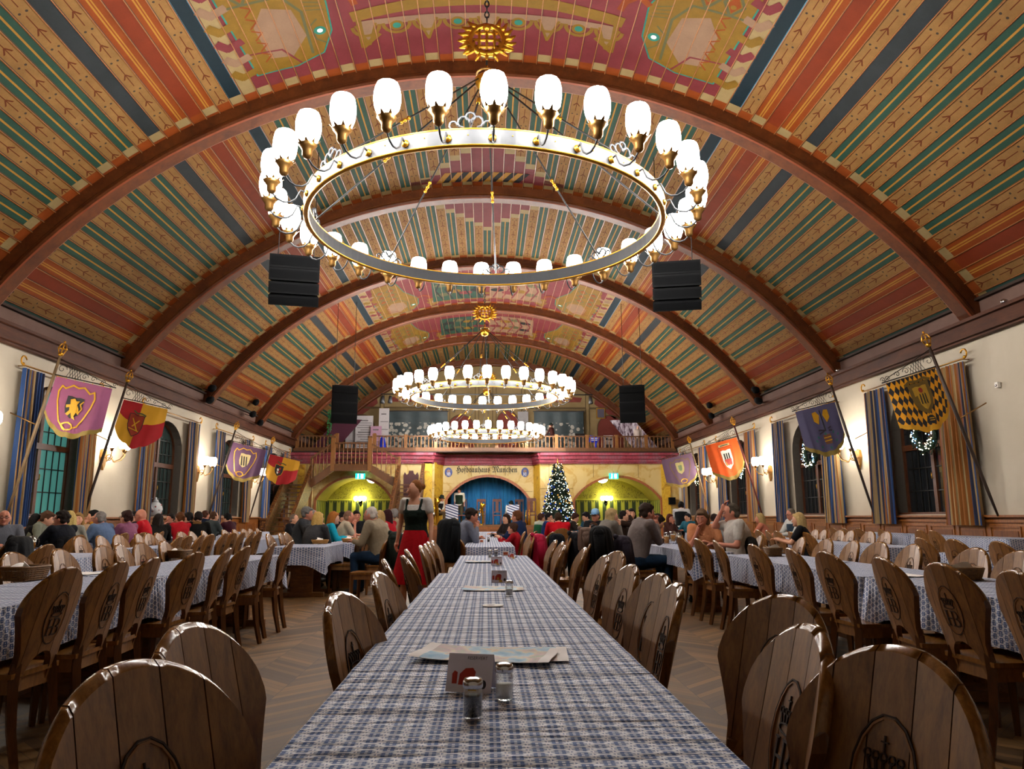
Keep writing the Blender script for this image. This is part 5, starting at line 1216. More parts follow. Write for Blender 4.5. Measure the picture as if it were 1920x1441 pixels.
    if kind=='orange':
        o=[(shield(.46,.52,.16,.26),WHITE,.012),([(.35,.5),(.57,.5),(.56,.66),(.36,.66)],plain('tower_red','a02820',.6),.016)]
        for x0 in (.37,.44,.51): o+=[([(x0,.34),(x0+.045,.34),(x0+.045,.5),(x0,.5)],SHB,.017),([(x0+.005,.56),(x0+.04,.56),(x0+.04,.68),(x0+.005,.68)],BGOLD,.019)]
        o+=line([(.3,.12),(.62,.12)],.06,plain('cream_silk','c8b480',.6),.013)+line([(.34,.12),(.58,.12)],.02,SHB,.016)+line(shield(.46,.52,.22,.34)+[shield(.46,.52,.22,.34)[0]],.008,plain('dark_orange','8a3008',.7),.012)
        deco(o,'tower_shield')
    return t
PW=wood('pale_pole_wood','5a4630','8e7654',.5); PD=wood('dark_pole','1e1410','3a281c',.5); PR=wood('red_pole','3c100c','5e1e18',.45)
banner(-1,(-9.2,14.73,1.2),(-8.5,14.73,4.4),'rose silk banner with a golden lion shield on the nearest left pole','pink',PW,1.12,.82,.34,1)
banner(-1,(-9.2,17.49,1.2),(-8.48,17.49,4.37),'red and yellow quartered banner with a rust shield on the second left pole','ry',PD,1.04,.8,.36,2)
banner(-1,(-9.2,25.2,1.2),(-8.48,25.2,4.14),'violet banner with a cream lozenge shield on the third left pole','purpL',PD,1.14,.9,.35,3)
banner(-1,(-9.2,29.6,1.2),(-8.5,29.6,4.1),'small red and yellow quartered banner with a black shield by the staircase','ry2',PD,1.22,.9,.3,4)
banner(1,(9.2,13.2,1.2),(8.25,13.2,4.33),'gold and black lozenge banner with a bronze shield on the nearest right pole','gold',PD,.98,.8,.3,5)
banner(1,(9.2,17.5,1.2),(8.4,17.5,4.37),'grey violet banner with beehive emblem on the second right pole','navy',PD,1.0,.9,.36,6)
banner(1,(9.2,24.7,1.2),(8.4,24.7,4.27),'bright orange banner with a red tower shield on the third right pole','orange',PR,1.1,.95,.42,7)
banner(1,(9.2,30.6,1.2),(8.5,30.6,4.25),'dull violet banner with a pale olive shield on the fourth right pole','purpR',PW,1.3,1.,.35,8)
# ================================================================== loudspeakers and theatre spots
SPK=plain('speaker_black','0c0d0f',.75,0,.25,60,spec=.15); SPG=plain('speaker_grille','090a0c',.8,0,.3,90,spec=.1)
def linearray(x,y,z,yaw,lbl,w,hs,tilts,dep,top):
    t=thing('hanging_loudspeaker',lbl,'loudspeaker',(x,y,z),R(yaw)); p=Vector((0,0,0)); 
    for h,tl in zip(hs,tilts):
        a=R(tl); dn=Vector((0,math.sin(a),-math.cos(a))); fwd=Vector((0,-math.cos(a),-math.sin(a)))
        c=p+dn*h/2; rot=Matrix(((1,0,0),(0,-fwd.y,-dn.y),(0,-fwd.z,-dn.z)))
        m=MB(); m.prism([(-w/2,-dep*.55),(w/2,-dep*.55),(w*.36,dep*.45),(-w*.36,dep*.45)],-h*.58,h*.58,SPK,Matrix.Translation(c)@rot.to_4x4()); o=m.build('cabinet',None,t)
        MB().box((0,-dep*.55-.008,0),(w-.06,.014,h-.05),SPG).build('grille',None,o,c,rot.to_euler()); p=p+dn*h
    MB().box((0,0,.04),(w*.8,dep*.6,.03),IRON).build('rigging_frame',None,t)
    for s_ in (-1,1): MB().tube([(s_*w*.36,0,.03),(s_*w*.36,0,top-z)],.009,IRON,5).build('cable',None,t)
linearray(-4.02,15,6.5,12,'black curved loudspeaker array hanging left of the front chandelier',1.0,(.24,.22,.2,.18),(0,8,20,34),.6,9.0)
linearray(4.02,15,6.46,-12,'black curved loudspeaker array hanging right of the front chandelier',1.0,(.24,.22,.2,.18),(0,8,20,34),.6,9.0)
linearray(-4.84,25,5.55,16,'tall black loudspeaker array hanging at the left before the gallery',.86,(.25,.3,.35,.3),(0,0,3,8),.55,8.6)
linearray(5.03,25,5.6,-16,'tall black loudspeaker array hanging at the right before the gallery',.86,(.25,.3,.35,.3),(0,0,3,8),.55,8.6)
for i,(sd,y,z,nm) in enumerate(((-1,23.9,4.95,'by the third left arch foot, lower'),(-1,24.0,5.35,'by the third left arch foot, upper'),(-1,28.6,5.6,'high at the fourth left vault bay, upper'),(-1,28.3,5.1,'at the fourth left vault bay, middle'),(-1,29.3,4.9,'at the fourth left vault bay, lower'),(1,23.9,5.35,'by the third right arch foot, upper'),(1,23.7,4.95,'by the third right arch foot, lower'),(1,29.0,5.6,'at the fourth right vault bay, upper'),(1,28.8,5.15,'at the fourth right vault bay, lower'))):
    t=thing('theatre_spotlight','black theatre spotlight '+nm,'spotlight',(sd*8.95,y,z),0,'theatre spotlights at the cornice')
    MB().tube([(0,.22,.05),(-sd*.1,-.22,-.06)],[.10,.12],SPK,10).build('housing',None,t); MB().tube([(0,-.1,0),(0,-.1,-.1),(0,.1,-.1),(sd*.3,.1,0)],.012,IRON,5).build('yoke',None,t)
    MB().tube([(-sd*.101,-.226,-.061),(-sd*.103,-.236,-.063)],.1,SPG,10).build('lens',None,t)
for sx,y,nm in ((-1,11.9,'left'),(1,12.35,'right'),(1,18.6,'right, farther')):
    t=thing('small_spotlight','small white spotlight on the cornice, '+nm,'spotlight',(sx*9.2,y,4.95)); MB().tube([(0,0,0),(-sx*.1,-.08,-.03)],[.04,.05],CHROME,8).build('housing',None,t); MB().tube([(0,0,0),(sx*.1,0,-.02)],.01,IRON,5).build('bracket',None,t)
t=thing('wall_speaker','small black wall loudspeaker at the end wall by the fourth right window','loudspeaker',(8.95,YG-.2,1.95)); MB().box((0,0,0),(.3,.24,.34),SPK).build('cabinet',None,t); MB().box((0,-.125,0),(.25,.01,.29),SPG).build('grille',None,t)
t=thing('motion_sensor','small white sensor on the right wall above the wainscot, near the picture edge','sensor',(9.3,12.95,3.55)); MB().box((0,0,0),(.06,.08,.1),WHITE).build('housing',None,t); MB().ball((-.03,0,-.01),.025,CHROME,8).build('lens',None,t)

# ================================================================== christmas tree
t=thing('christmas_tree','tall lit christmas tree with blue and gold baubles right of the stage','christmas tree',(3.27,34.0,0))
FIRT=plain('tree_fir_green','0e2616',.85,0,.5,5); rr=random.Random(5); m=MB()
for i in range(2600):
    z=.5+3.15*(1-rr.random()**.62); k=1-(z-.5)/3.3; rad=(.10+.82*k)*(.35+.65*math.sqrt(rr.random()))*(1 if (z*3.1)%1>.3 else .86); a=rr.uniform(0,2*PI)
    d=Vector((math.cos(a),math.sin(a),-.25-.2*rr.random())); p=Vector((math.cos(a)*rad,math.sin(a)*rad,z)); q=p+d*.13; s_=Vector((-math.sin(a),math.cos(a),rr.uniform(-.6,.6)))*.035
    m.add([p-s_,p+s_,q],[(0,1,2)],FIRT); m.add([p+Vector((0,0,.03)),p-Vector((0,0,.03)),q],[(0,1,2)],FIRT)
m.lathe([(.62,.55),(.5,1.2),(.34,2.0),(.16,2.9),(.02,3.55)],FIRT,12); m.build('foliage',None,t)
MB().tube([(0,0,0),(0,0,.8)],.07,WD,8).build('trunk',None,t); MB().lathe([(.3,0),(.32,.25),(.28,.28)],plain('tree_pot','4a1a14',.5),14).build('stand',None,t)
m=MB()
for i in range(420):
    z=.55+3.1*(1-rr.random()**.6); k=1-(z-.5)/3.3; rad=(.12+.86*k); a=rr.uniform(PI,2*PI) if i%4 else rr.uniform(0,PI); m.ball((math.cos(a)*rad,math.sin(a)*rad,z),.0135,[LW,LC,LW,LC,LB][i%5],5)
o=m.build('fairy_lights',None,t); o['kind']='stuff'
BB=plain('blue_bauble','0c3cb4',.15,.5,.1); BG=plain('gold_bauble','c8a050',.2,.7,.1)
bl=MB().ball((0,0,0),.045,BB,10).build('bauble'); bg=MB().ball((0,0,0),.045,BG,10).build('bauble')
for i in range(60):
    z=.6+2.9*(1-rr.random()**.6); k=1-(z-.5)/3.3; rad=(.13+.86*k); a=rr.uniform(PI*.95,2.05*PI); inst((bl if i%2 else bg).data,'bauble',t,(math.cos(a)*rad,math.sin(a)*rad,z))
bpy.data.objects.remove(bl); bpy.data.objects.remove(bg)
MB().lathe([(.01,3.6),(.04,3.66),(.02,3.72),(.006,3.85)],BGOLD,8).build('tree_top',None,t)
# ================================================================== people
def remesh(mb,vox,it=3,name='tmp'):
    o=mb.build(name); md=o.modifiers.new('r','REMESH'); md.mode='VOXEL'; md.voxel_size=vox; md.use_smooth_shade=True
    sm=o.modifiers.new('s','SMOOTH'); sm.factor=.5; sm.iterations=it
    dg=bpy.context.evaluated_depsgraph_get(); me=bpy.data.meshes.new_from_object(o.evaluated_get(dg)); bpy.data.objects.remove(o)
    return me
def cap(m,p,q,r1,r2=None,n=10,flat=1.):
    r2=r1 if r2 is None else r2; p=Vector(p);q=Vector(q); m.tube([p,(p+q)/2,q],[r1,(r1+r2)/2,r2],None,n); m.ball(p,r1,None,n); m.ball(q,r2,None,n)
def finish(me,name,mat,parent,extra=None):
    me.name=name; me.materials.clear(); me.materials.append(mat)
    for p in me.polygons: p.use_smooth=True
    if extra is not None and extra.v:
        bm=bmesh.new(); bm.from_mesh(me); 
        off=len(me.materials); 
        for mm in extra.mats: me.materials.append(mm)
        vs=[bm.verts.new(v) for v in extra.v]
        for f,mi in zip(extra.f,extra.mi):
            try: fc=bm.faces.new([vs[i] for i in f]); fc.material_index=mi+off; fc.smooth=True
            except ValueError: pass
        bm.to_mesh(me); bm.free()
    o=bpy.data.objects.new(name,me); C.objects.link(o); o.parent=parent; return o
def loft(m,rings,n=18,mat=None,wave=None):
    vs=[];fs=[]
    for j,(c,ax,ay,rx,ry) in enumerate(rings):
        for i in range(n):
            w=2*PI*i/n; q=1 if wave is None else wave(w,j/(len(rings)-1)); vs.append(c+ax*math.cos(w)*rx*q+ay*math.sin(w)*ry*q)
    for j in range(len(rings)-1):
        for i in range(n): fs.append((j*n+i,j*n+(i+1)%n,(j+1)*n+(i+1)%n,(j+1)*n+i))
    fs.append(tuple(range(n-1,-1,-1))); fs.append(tuple((len(rings)-1)*n+i for i in range(n))); m.add(vs,fs,mat,True)
TM=[(-.10,.13,.10),(-.04,.165,.125),(.02,.172,.13),(.12,.16,.122),(.22,.158,.118),(.32,.175,.122),(.40,.188,.118),(.46,.182,.098),(.51,.13,.08),(.555,.065,.062)]
TF=[(-.10,.13,.10),(-.04,.168,.125),(.02,.17,.125),(.12,.138,.105),(.20,.128,.10),(.30,.15,.128),(.38,.158,.118),(.45,.155,.09),(.50,.11,.072),(.55,.055,.055)]
def ik(S,T,a,b,pole):
    d=T-S; L=d.length
    if L>a+b-.005: T=S+d*((a+b-.005)/L); d=T-S; L=d.length
    if L<abs(a-b)+.03: L=abs(a-b)+.03
    x=(a*a-b*b+L*L)/(2*L); h=math.sqrt(max(0,a*a-x*x)); u=d.normalized(); p=(pole-u*pole.dot(u)).normalized()
    return S+u*x+p*h,T
SK={'fair':plain('skin_fair','d29c80',.55,0,.06,20,0,.25),'ruddy':plain('skin_ruddy','c4826a',.55,0,.08,20,0,.25),'pale':plain('skin_pale','dcae96',.55,0,.06,20,0,.25)}
LIP=plain('lips','94453e',.5); EYW=plain('eye_white','c8c0b8',.3); EYD=plain('eye_dark','20140e',.3); SHOE=plain('dark_shoe','18120e',.5)
def cloth_mat(h): return plain('fabric_'+h,h,.85,0,.22,26,.35,.15)
def hair_mat(h): return plain('hair_'+h,h,.8,0,.35,45,.5,.2)
def person(px,py,D,hd,lbl,top,bottom='1c2030',hair='short',hc='3a2414',skin='fair',lean=8,sleeve='long',arms='table',hy=0,hp=0,stand=False,glasses=False,hat=None,z0=0,sc=None,group=None,female=False,chair=None,dress=None,bulk=1.0,vest=None,scarf=None):
    W_=at(px,py,D); vx=max(.0125,min(.026,D*.0011)); det=D<24
    Hz=.93 if stand else .53
    U=lambda x,y,z:Vector((x,y,z))
    ln=Matrix.Rotation(R(-lean),3,'X'); hip=U(0,-.02,Hz)
    up_=lambda x,y,z: hip+ln@U(x,y,z-0)    # z measured from the hips
    k=bulk; chest=up_(0,0,.34); neck=up_(0,-.01,.545); shw=(.170 if female else .196)*k
    sh=[up_(s_*shw,0,.492) for s_ in(-1,1)]
    hr=Matrix.Rotation(R(hy),3,'Z')@Matrix.Rotation(R(-hp-lean*.3),3,'X'); hcn=up_(0,.015,.588)+hr@U(0,.015,.055)
    htop=hcn+hr@U(0,-.01,.122)
    hatadd=.06 if hat in('hat','felt') else 0
    zt=htop.z+hatadd
    s_=sc or max(.86,min(1.12,(W_.z-z0)/zt))
    rz=Matrix.Rotation(R(hd),3,'Z'); off=rz@(htop*s_); loc=Vector((W_.x-off.x,W_.y-off.y,z0))
    t=thing('person',lbl,'person',loc,R(hd),group); t.scale=(s_,)*3
    # ---- limbs
    tz=.79/s_ if not stand else 0
    tg={'table':[U(-.13,.42,tz+.03),U(.13,.42,tz+.03)],'wide':[U(-.24,.34,tz+.03),U(.22,.36,tz+.03)],'chin':[U(-.1,.36,tz+.04),hcn+hr@U(.05,.12,-.15)],'face':[U(-.16,.34,tz+.04),hcn+hr@U(.03,.12,.03)],'both':[hcn+hr@U(-.035,.13,-.13),hcn+hr@U(.035,.13,-.13)],
        'down':[up_(-.24,.04,-.10),up_(.24,.04,-.10)],'walk':[up_(-.26,.10,-.07),up_(.30,-.05,-.05)],'lap':[U(-.1,.2,.66),U(.1,.2,.66)],'reach':[up_(-.2,.35,.1),up_(.25,.3,-.02)],'head':[U(-.2,.3,tz+.04),hcn+hr@U(.06,.09,.06)]}[arms]
    arm=[]
    for i,sx in enumerate((-1,1)):
        e,h=ik(sh[i],tg[i],.285,.25,U(sx*.5,-.15,-.85) if arms not in('down','walk') else U(sx*.3,-1,-.1)); arm.append((sh[i],e,h))
    if stand:
        legs=[(hip+U(sx*.09,0,-.04),U(sx*.10,.03+(.07*sx if arms=='walk' else 0),.50),U(sx*.10,-.02+(.12*sx if arms=='walk' else 0),.09)) for sx in(-1,1)]
    else: legs=[(hip+U(sx*.09,0,-.02),U(sx*.13,.40,.535),U(sx*.12,.38,.09)) for sx in(-1,1)]
    def torso(m_,g_,lo,hi,ws=1.):
        T_=(TF if female else TM)[lo:hi]; X=U(1,0,0); Yv=ln@U(0,1,0)
        loft(m_,[(up_(0,0,z_),X,Yv,rx*(1+(k-1)*.8)*ws+g_,ry*k**1.6+g_) for z_,rx,ry in T_])
    m=MB()
    m.ball(hcn,.1,None,14,None,(.77,.96,1.16)); m.ball(hcn+hr@U(0,.022,-.055),.062,None,10,None,(.95,1.05,.95)); m.ball(hcn+hr@U(0,.075,-.085),.026,None,8)
    nz=hcn+hr@U(0,.098,-.012); cap(m,hcn+hr@U(0,.085,.01),hcn+hr@U(0,.108,-.028),.009,.015,8)
    for sx in(-1,1): m.ball(hcn+hr@U(sx*.078,-.005,-.01),.026,None,8,None,(.45,.8,1.1))
    cap(m,neck+U(0,0,-.03),hcn+hr@U(0,-.015,-.06),.056*k,.05)
    torso(m,-.006,0,10); cap(m,sh[0]*.92+sh[1]*.08,sh[1]*.92+sh[0]*.08,.05)
    for a,b,c in arm: cap(m,a,b,.045*k,.037); cap(m,b,c,.036,.025)
    for a,b,c in legs: cap(m,a,b,.078*k,.055); cap(m,b,c,.052,.036)
    ex=MB(); exm=SK[skin]
    for i,(a,b,c) in enumerate(arm):
        sx=-1 if i==0 else 1; f=(c-b).normalized(); sd=f.cross(U(0,0,1)); sd=sd.normalized() if sd.length>.1 else U(1,0,0)
        if arms in('face','chin','both','head') and (i==1 or arms=='both'): f=(f+U(0,0,.2)).normalized()
        nrm=sd.cross(f).normalized(); m.ball(c+f*.045,.042,None,8,None,(.85,.95,.75)); cap(m,c,c+f*.05,.026,.03)
        if det:
            for q in range(4):
                o=(q-1.5)*.0185; L=[.062,.074,.07,.055][q]; p0=c+f*.07+sd*o; p1=p0+f*L*.55-nrm*.008; p2=p1+f*L*.35-nrm*.022; ex.tube([p0,p1,p2],[.0092,.0086,.0072],exm,6); ex.ball(p2,.0072,exm,6)
            p0=c+f*.03-sd*sx*.03; ex.tube([p0,p0-sd*sx*.025+f*.03,p0-sd*sx*.03+f*.06-nrm*.01],[.011,.010,.008],exm,6)
    # face
    if det:
        for sx in(-1,1):
            e=hcn+hr@U(sx*.031,.086,.012); ex.ball(e,.0115,EYW,8,None,(1,.75,.42)); ex.ball(e+hr@U(0,.0065,0),.0052,EYD,6,None,(1,.7,.9)); ex.ball(e+hr@U(0,-.002,.0065),.0125,exm,8,None,(1.1,.85,.42))
            b0=hcn+hr@U(sx*.014,.097,.034); b1=hcn+hr@U(sx*.046,.086,.036); ex.tube([b0,b1],.0042,hair_mat(hc),5)
        ex.tube([hcn+hr@U(x_,.093-abs(x_)*.4,-.055-abs(x_)*.05*(1 if arms!='chin' else -3)) for x_ in(-.024,-.012,0,.012,.024)],[.003,.006,.0065,.006,.003],LIP,6)
    bme=remesh(m,vx,3); body=finish(bme,'body',SK[skin],t,ex)
    # ---- hair
    if hair!='bald' or hat:
        h=MB(); hm=hair_mat(hc)
        if hair=='bald': h.ball(hcn+hr@U(0,-.03,-.0),.1,None,12,None,(.8,.78,.8))
        elif hair=='bun': h.ball(hcn+hr@U(0,-.02,.032),.1,None,14,None,(.83,.92,1.04))
        elif hair=='crop': h.ball(hcn+hr@U(0,-.022,.022),.1,None,14,None,(.795,.88,1.06))
        else: h.ball(hcn+hr@U(0,-.022,.03),.104,None,14,None,(.83,.93,1.04)); h.ball(hcn+hr@U(0,.045,.085),.05,None,10,None,(1.1,.9,.55))
        if hair in('short','crop','pony'):
            rq=random.Random(px*3); hd_=.0 if hair=='crop' else .012
            for i in range(34):
                a=rq.uniform(0,2*PI); b=rq.uniform(-.35,1.3)
                if math.sin(a)>.2 and b<.75: continue
                h.ball(hcn+hr@U(math.cos(a)*math.cos(b)*(.072+hd_),math.sin(a)*math.cos(b)*(.082+hd_)-.02,.03+math.sin(b)*(.078+hd_)),rq.uniform(.016,.026),None,6)
            for sx in(-1,1): h.ball(hcn+hr@U(sx*.072,.022,.012),.018,None,6,None,(.5,.8,1.6)); h.ball(hcn+hr@U(sx*.05,-.055,-.03),.045,None,8)
        if hair in('bob','long','curly','pony'):
            L={'bob':.15,'long':.27,'curly':.2,'pony':.1}[hair]
            for sx in(-1,1): cap(h,hcn+hr@U(sx*.065,-.02,.03),hcn+hr@U(sx*.075,-.025,.02-L),.034,.038)
            cap(h,hcn+hr@U(0,-.07,.02),hcn+hr@U(0,-.085,.0-L),.06,.055); cap(h,hcn+hr@U(-.04,-.06,.02),hcn+hr@U(-.05,-.06,-L),.045,.045); cap(h,hcn+hr@U(.04,-.06,.02),hcn+hr@U(.05,-.06,-L),.045,.045)
        if hair=='curly':
            rq=random.Random(px)
            for i in range(26):
                a=rq.uniform(0,2*PI); z=rq.uniform(-.15,.12)
                if (math.sin(a)>.15) or z>.07: continue
                h.ball(hcn+hr@U(math.cos(a)*.09,math.sin(a)*.085-.02,z),.032,None,6)
        if hair=='pony': cap(h,hcn+hr@U(0,-.11,.03),hcn+hr@U(0,-.15,-.12),.03,.022); h.ball(hcn+hr@U(0,-.1,.03),.045,None,8)
        if hair=='bun': h.ball(hcn+hr@U(0,-.115,.04),.045,None,8)
        if hat not in('beanie',): finish(remesh(h,max(.012,vx*.9),2),'hair',hm,t)
    if hat:
        q=MB(); c0=hcn+hr@U(0,-.01,.06); Mx=Matrix.Translation(c0)@hr.to_4x4(); hmt={'cap':cloth_mat('8ab4d8'),'hat':cloth_mat('16201c'),'felt':cloth_mat('16201c'),'beanie':cloth_mat('6c6a68')}[hat]
        if hat=='cap': q.lathe([(.098,-.02),(.1,.03),(.08,.08),(.03,.1),(.01,.1)],hmt,14,Mx,True,(0,0,0),.86,1.02); q.prism([(-.07,.06),(.07,.06),(.06,.15),(0,.175),(-.06,.15)],-.02,-.012,hmt,Mx)
        elif hat=='beanie': q.lathe([(.1,-.05),(.104,.0),(.09,.05),(.05,.085),(.01,.09)],hmt,14,Mx,True,(0,0,0),.86,1.0)
        else: q.lathe([(.15,-.015),(.155,-.005),(.1,.0),(.095,.07),(.07,.11),(.02,.1)],hmt,14,Mx)
        q.build('hat',None,t)
    if glasses and det:
        g=MB(); Mx=Matrix.Translation(hcn)@hr.to_4x4()
        for sx in(-1,1):
            g.tube([(sx*.031+.021*math.cos(R(a)),.101,.012+.016*math.sin(R(a))) for a in range(0,360,40)],.0026,BLACK,4,Mx,False,True,True); g.tube([(sx*.052,.099,.015),(sx*.079,.0,.01)],.0026,BLACK,4,Mx)
        g.tube([(-.01,.103,.016),(.01,.103,.016)],.0026,BLACK,4,Mx); g.build('glasses',None,t)
    # ---- clothes
    g=.014; c=MB()
    if arms=='walk' and dress: pass
    torso(c,g,1,10); cap(c,sh[0]*.94+sh[1]*.06,sh[1]*.94+sh[0]*.06,.052+g*.6)
    cap(c,neck+U(0,0,-.05),neck+U(0,0,-.02),.07,.062)
    for a,b,cc in arm:
        if sleeve=='long': cap(c,a,b,.056*k+g*.6,.048+g*.4); cap(c,b,b+(cc-b)*.92,.046+g*.4,.034+g*.3)
        elif sleeve=='short': cap(c,a,a+(b-a)*.62,.058*k+g*.7,.054+g*.6)
        elif sleeve=='roll': cap(c,a,b,.056*k+g*.6,.05+g*.4); cap(c,b,b+(cc-b)*.25,.048+g*.4,.046)
    if dress is None: finish(remesh(c,vx,3),'shirt',cloth_mat(top),t)
    p=MB()
    cap(p,hip+U(-.08,0,-.01),hip+U(.08,0,-.01),.118*k+g*.6)
    if stand and dress: pass
    else:
        for a,b,cc in legs: cap(p,a,b,.088*k+g*.5,.066+g*.3); cap(p,b,cc,.062+g*.4,.052)
        finish(remesh(p,max(vx,.016),2),'trousers',cloth_mat(bottom),t)
    for a,b,cc in legs:
        q=MB(); q.ball(cc+U(0,.06,-.05),.05,None,8,None,(.85,2.3,.8)); q.ball(cc+U(0,0,-.03),.045,None,8); q.build('shoe',SHOE,t)
    if vest:
        q=MB(); torso(q,g+.012,2,8,.97); finish(remesh(q,vx,2),'vest',cloth_mat(vest),t)
    if scarf:
        q=MB(); cap(q,neck+U(-.05,-.05,-.03),neck+U(.05,-.05,-.03),.05,.05); cap(q,neck+U(-.06,.03,-.04),neck+U(.06,.03,-.04),.045,.045); finish(remesh(q,vx,2),'collar',cloth_mat(scarf),t)
    if dress:    # dirndl: white blouse, dark bodice, long red skirt
        c=MB(); cap(c,sh[0]*.95+sh[1]*.05,sh[1]*.95+sh[0]*.05,.052); torso(c,.006,3,8)
        for a,b,cc in arm: cap(c,a,a+(b-a)*.42,.056,.062)
        finish(remesh(c,vx,2),'blouse',cloth_mat('c8c4c0'),t)
        c=MB(); torso(c,.018,2,7)
        for sx in(-1,1): cap(c,up_(sx*.09,.115,.34),up_(sx*.105,.045,.515),.018); cap(c,up_(sx*.105,.045,.515),up_(sx*.1,-.09,.38),.018)
        finish(remesh(c,vx,2),'bodice',cloth_mat('182420'),t)
        n=72; vs=[];fs=[]
        for j in range(13):
            v=j/12; z=1.05-.67*v; r_=.150+.15*v**.8
            for i in range(n): w=2*PI*i/n; q=r_*(1+.05*v*math.sin(w*18)+.05*v*math.sin(w*7+1)+.03*math.sin(w*26)*v); vs.append((math.cos(w)*q,math.sin(w)*q*.85-.01,z))
        for j in range(12):
            for i in range(n): fs.append((j*n+i,j*n+(i+1)%n,(j+1)*n+(i+1)%n,(j+1)*n+i))
        MB().add(vs,fs,cloth_mat('a80c18'),True).build('skirt',None,t)
    if chair is not None:
        o=loc+rz@(U(0,.0,0)); place_chair(o.x,o.y,hd,chair,'occupied chairs')
    return t
G1='guests at the tables under the left windows'; G2='guests at the second left table'; G3='guests at the right tables'; G4='guests at the far centre tables'
# left windows
person(10,955,11.6,-140,'bald man with glasses and grey checked shirt at the left picture edge','5e6068','20242c','bald','4a3a30','ruddy',6,arms='table',glasses=True,hy=-10,group=G1)
person(70,963,14.0,-60,'black haired guest in black, half hidden left of the grey-green shirt','141418',hair='bob',hc='0e0c0c',group=G1,lean=14)
person(95,959,14.0,-75,'brown haired guest in a grey-green shirt leaning to the right by the beer glasses','6e7264',hair='short',hc='4a3020',lean=24,hp=15,group=G1)
person(118,957,11.6,80,'man with glasses in a dark navy jacket looking left','14161e',hc='1e1612',skin='ruddy',glasses=True,lean=2,hy=10,group=G1,chair='wooden chair under the man in the dark navy jacket at left',bulk=1.1)
person(132,958,12.2,20,'blonde guest in a black and white patterned blouse seen from behind','8c8a80',hair='bob',hc='b8a060',skin='pale',female=True,group=G1)
person(148,961,14.8,-160,'curly blonde guest facing the camera beside the blonde woman','b89a78',hair='curly',hc='8a6a3c',female=True,arms='chin',group=G1)
person(176,956,15.6,120,'guest in a mustard sweater with black hair behind the blue checked shirt','a8761a',hair='short',hc='101010',arms='both',group=G1)
person(187,958,13.2,85,'grey haired man in a light blue checked shirt looking left','5c7090',hair='crop',hc='7a7470',skin='ruddy',glasses=True,lean=16,arms='table',bulk=1.15,group=G1,chair='wooden chair under the man in the blue checked shirt')
person(238,957,13.6,75,'woman with short red-brown hair and a mauve sweater facing left','84506a',hair='short',hc='2c1410',glasses=True,female=True,group=G1,chair='wooden chair under the woman in the mauve sweater')
person(251,958,17.4,150,'dark haired guest half hidden between the mauve and the red sweater','20242c',hc='181210',group=G1)
person(266,953,14.4,100,'grey haired man with glasses in a bright red cardigan','b01420',hair='bald',hc='6a625c',skin='ruddy',glasses=True,group=G1,chair='wooden chair under the man in the red cardigan')
person(297,963,15.6,30,'guest with dark pinned up hair and black jacket seen from behind','181614',hair='pony',hc='1c1410',group=G1)
person(320,962,18.9,160,'dark haired man with open face between the black jacket and the red sweater','3a2c28',hc='1c1612',skin='ruddy',arms='chin',group=G1)
person(338,960,16.6,60,'brown haired guest in a red sweater at the left window tables','a81822',hc='5a3418',arms='chin',group=G1)
person(353,960,17.0,85,'man with glasses and dark hair in a navy jacket, second table from the red sweater','161c2c',hc='181414',glasses=True,arms='chin',group=G1)
person(373,959,17.0,10,'dark haired guest with a fur trimmed black coat seen from behind','141414',hc='1a1210',scarf='7a5a34',group=G1)
person(386,957,21.6,-30,'guest in a blue and black jacket beside the fur trimmed coat','1a2238',hc='4a2c20',skin='ruddy',group=G1)
person(402,958,18.6,-40,'short haired man in a grey jacket at the left window tables','3c4446',hair='crop',hc='4a3020',group=G1)
person(425,962,19.2,70,'black haired guest in a maroon top at the end of the left window row','3a1420',hc='0c0a0a',hp=15,group=G1)
# second left table
person(552,963,17.0,-100,'grey haired man in black half hidden behind the grey haired man in charcoal','16161a',hair='crop',hc='6a5a50',group=G2)
person(577,950,14.6,-85,'grey haired man in a charcoal sweater looking right','34363a',hc='5e5c5a',skin='ruddy',lean=12,bulk=1.1,group=G2)
person(588,955,16.0,-95,'grey haired man directly behind the charcoal sweater','2c2e34',hair='crop',hc='7c7670',skin='ruddy',group=G2)
person(598,960,13.2,-28,'blonde woman with bobbed hair in a dark grey sweater seen from behind','38383a',hair='bob',hc='c09c58',female=True,lean=18,arms='chin',bulk=1.08,group=G2)
person(627,959,14.8,-70,'woman with ginger hair in a bright teal sweater','1496b0',hair='bob',hc='9a5e28',skin='pale',female=True,lean=16,group=G2)
person(644,959,16.6,-120,'dark haired guest behind the teal sweater','1c1a1c',hc='141010',arms='chin',group=G2)
person(655,957,15.4,-70,'man with shaved head in a cream T-shirt, hand at his chin','b4a690',hair='crop',hc='7a5a48',skin='ruddy',lean=16,sleeve='short',arms='chin',group=G2)
person(669,957,17.0,-160,'dark haired young man in black facing the shaved man','181a1e',hc='1a1210',skin='ruddy',arms='chin',group=G2)
person(693,950,12.3,78,'white haired man in a beige linen jacket leaning left over the table','8c7f6a','1c3048',hair='crop',hc='b8b0a8',skin='ruddy',lean=20,hp=6,bulk=1.22,group=G2,chair='wooden chair under the white haired man in the beige jacket')
person(711,957,14.4,70,'blonde woman with long hair beside the beige jacket','b8b0a4',hair='long',hc='a88a58',female=True,group=G2)
person(726,955,15.6,60,'guest with dark maroon hair and red top behind the blonde woman','a01420',hair='bob',hc='2c0e10',female=True,group=G2)
person(738,953,16.6,75,'guest with grey hair and a beige coat left of the waitress','8a7a62',hair='crop',hc='7a7674',group=G2)
# waitress
person(779,900,9.7,160,'waitress in white blouse, black bodice and red skirt walking between the tables','c8c4c0','a80c18','bun','7a4a20','fair',2,sleeve='short',arms='walk',hy=-38,stand=True,female=True,dress=True)
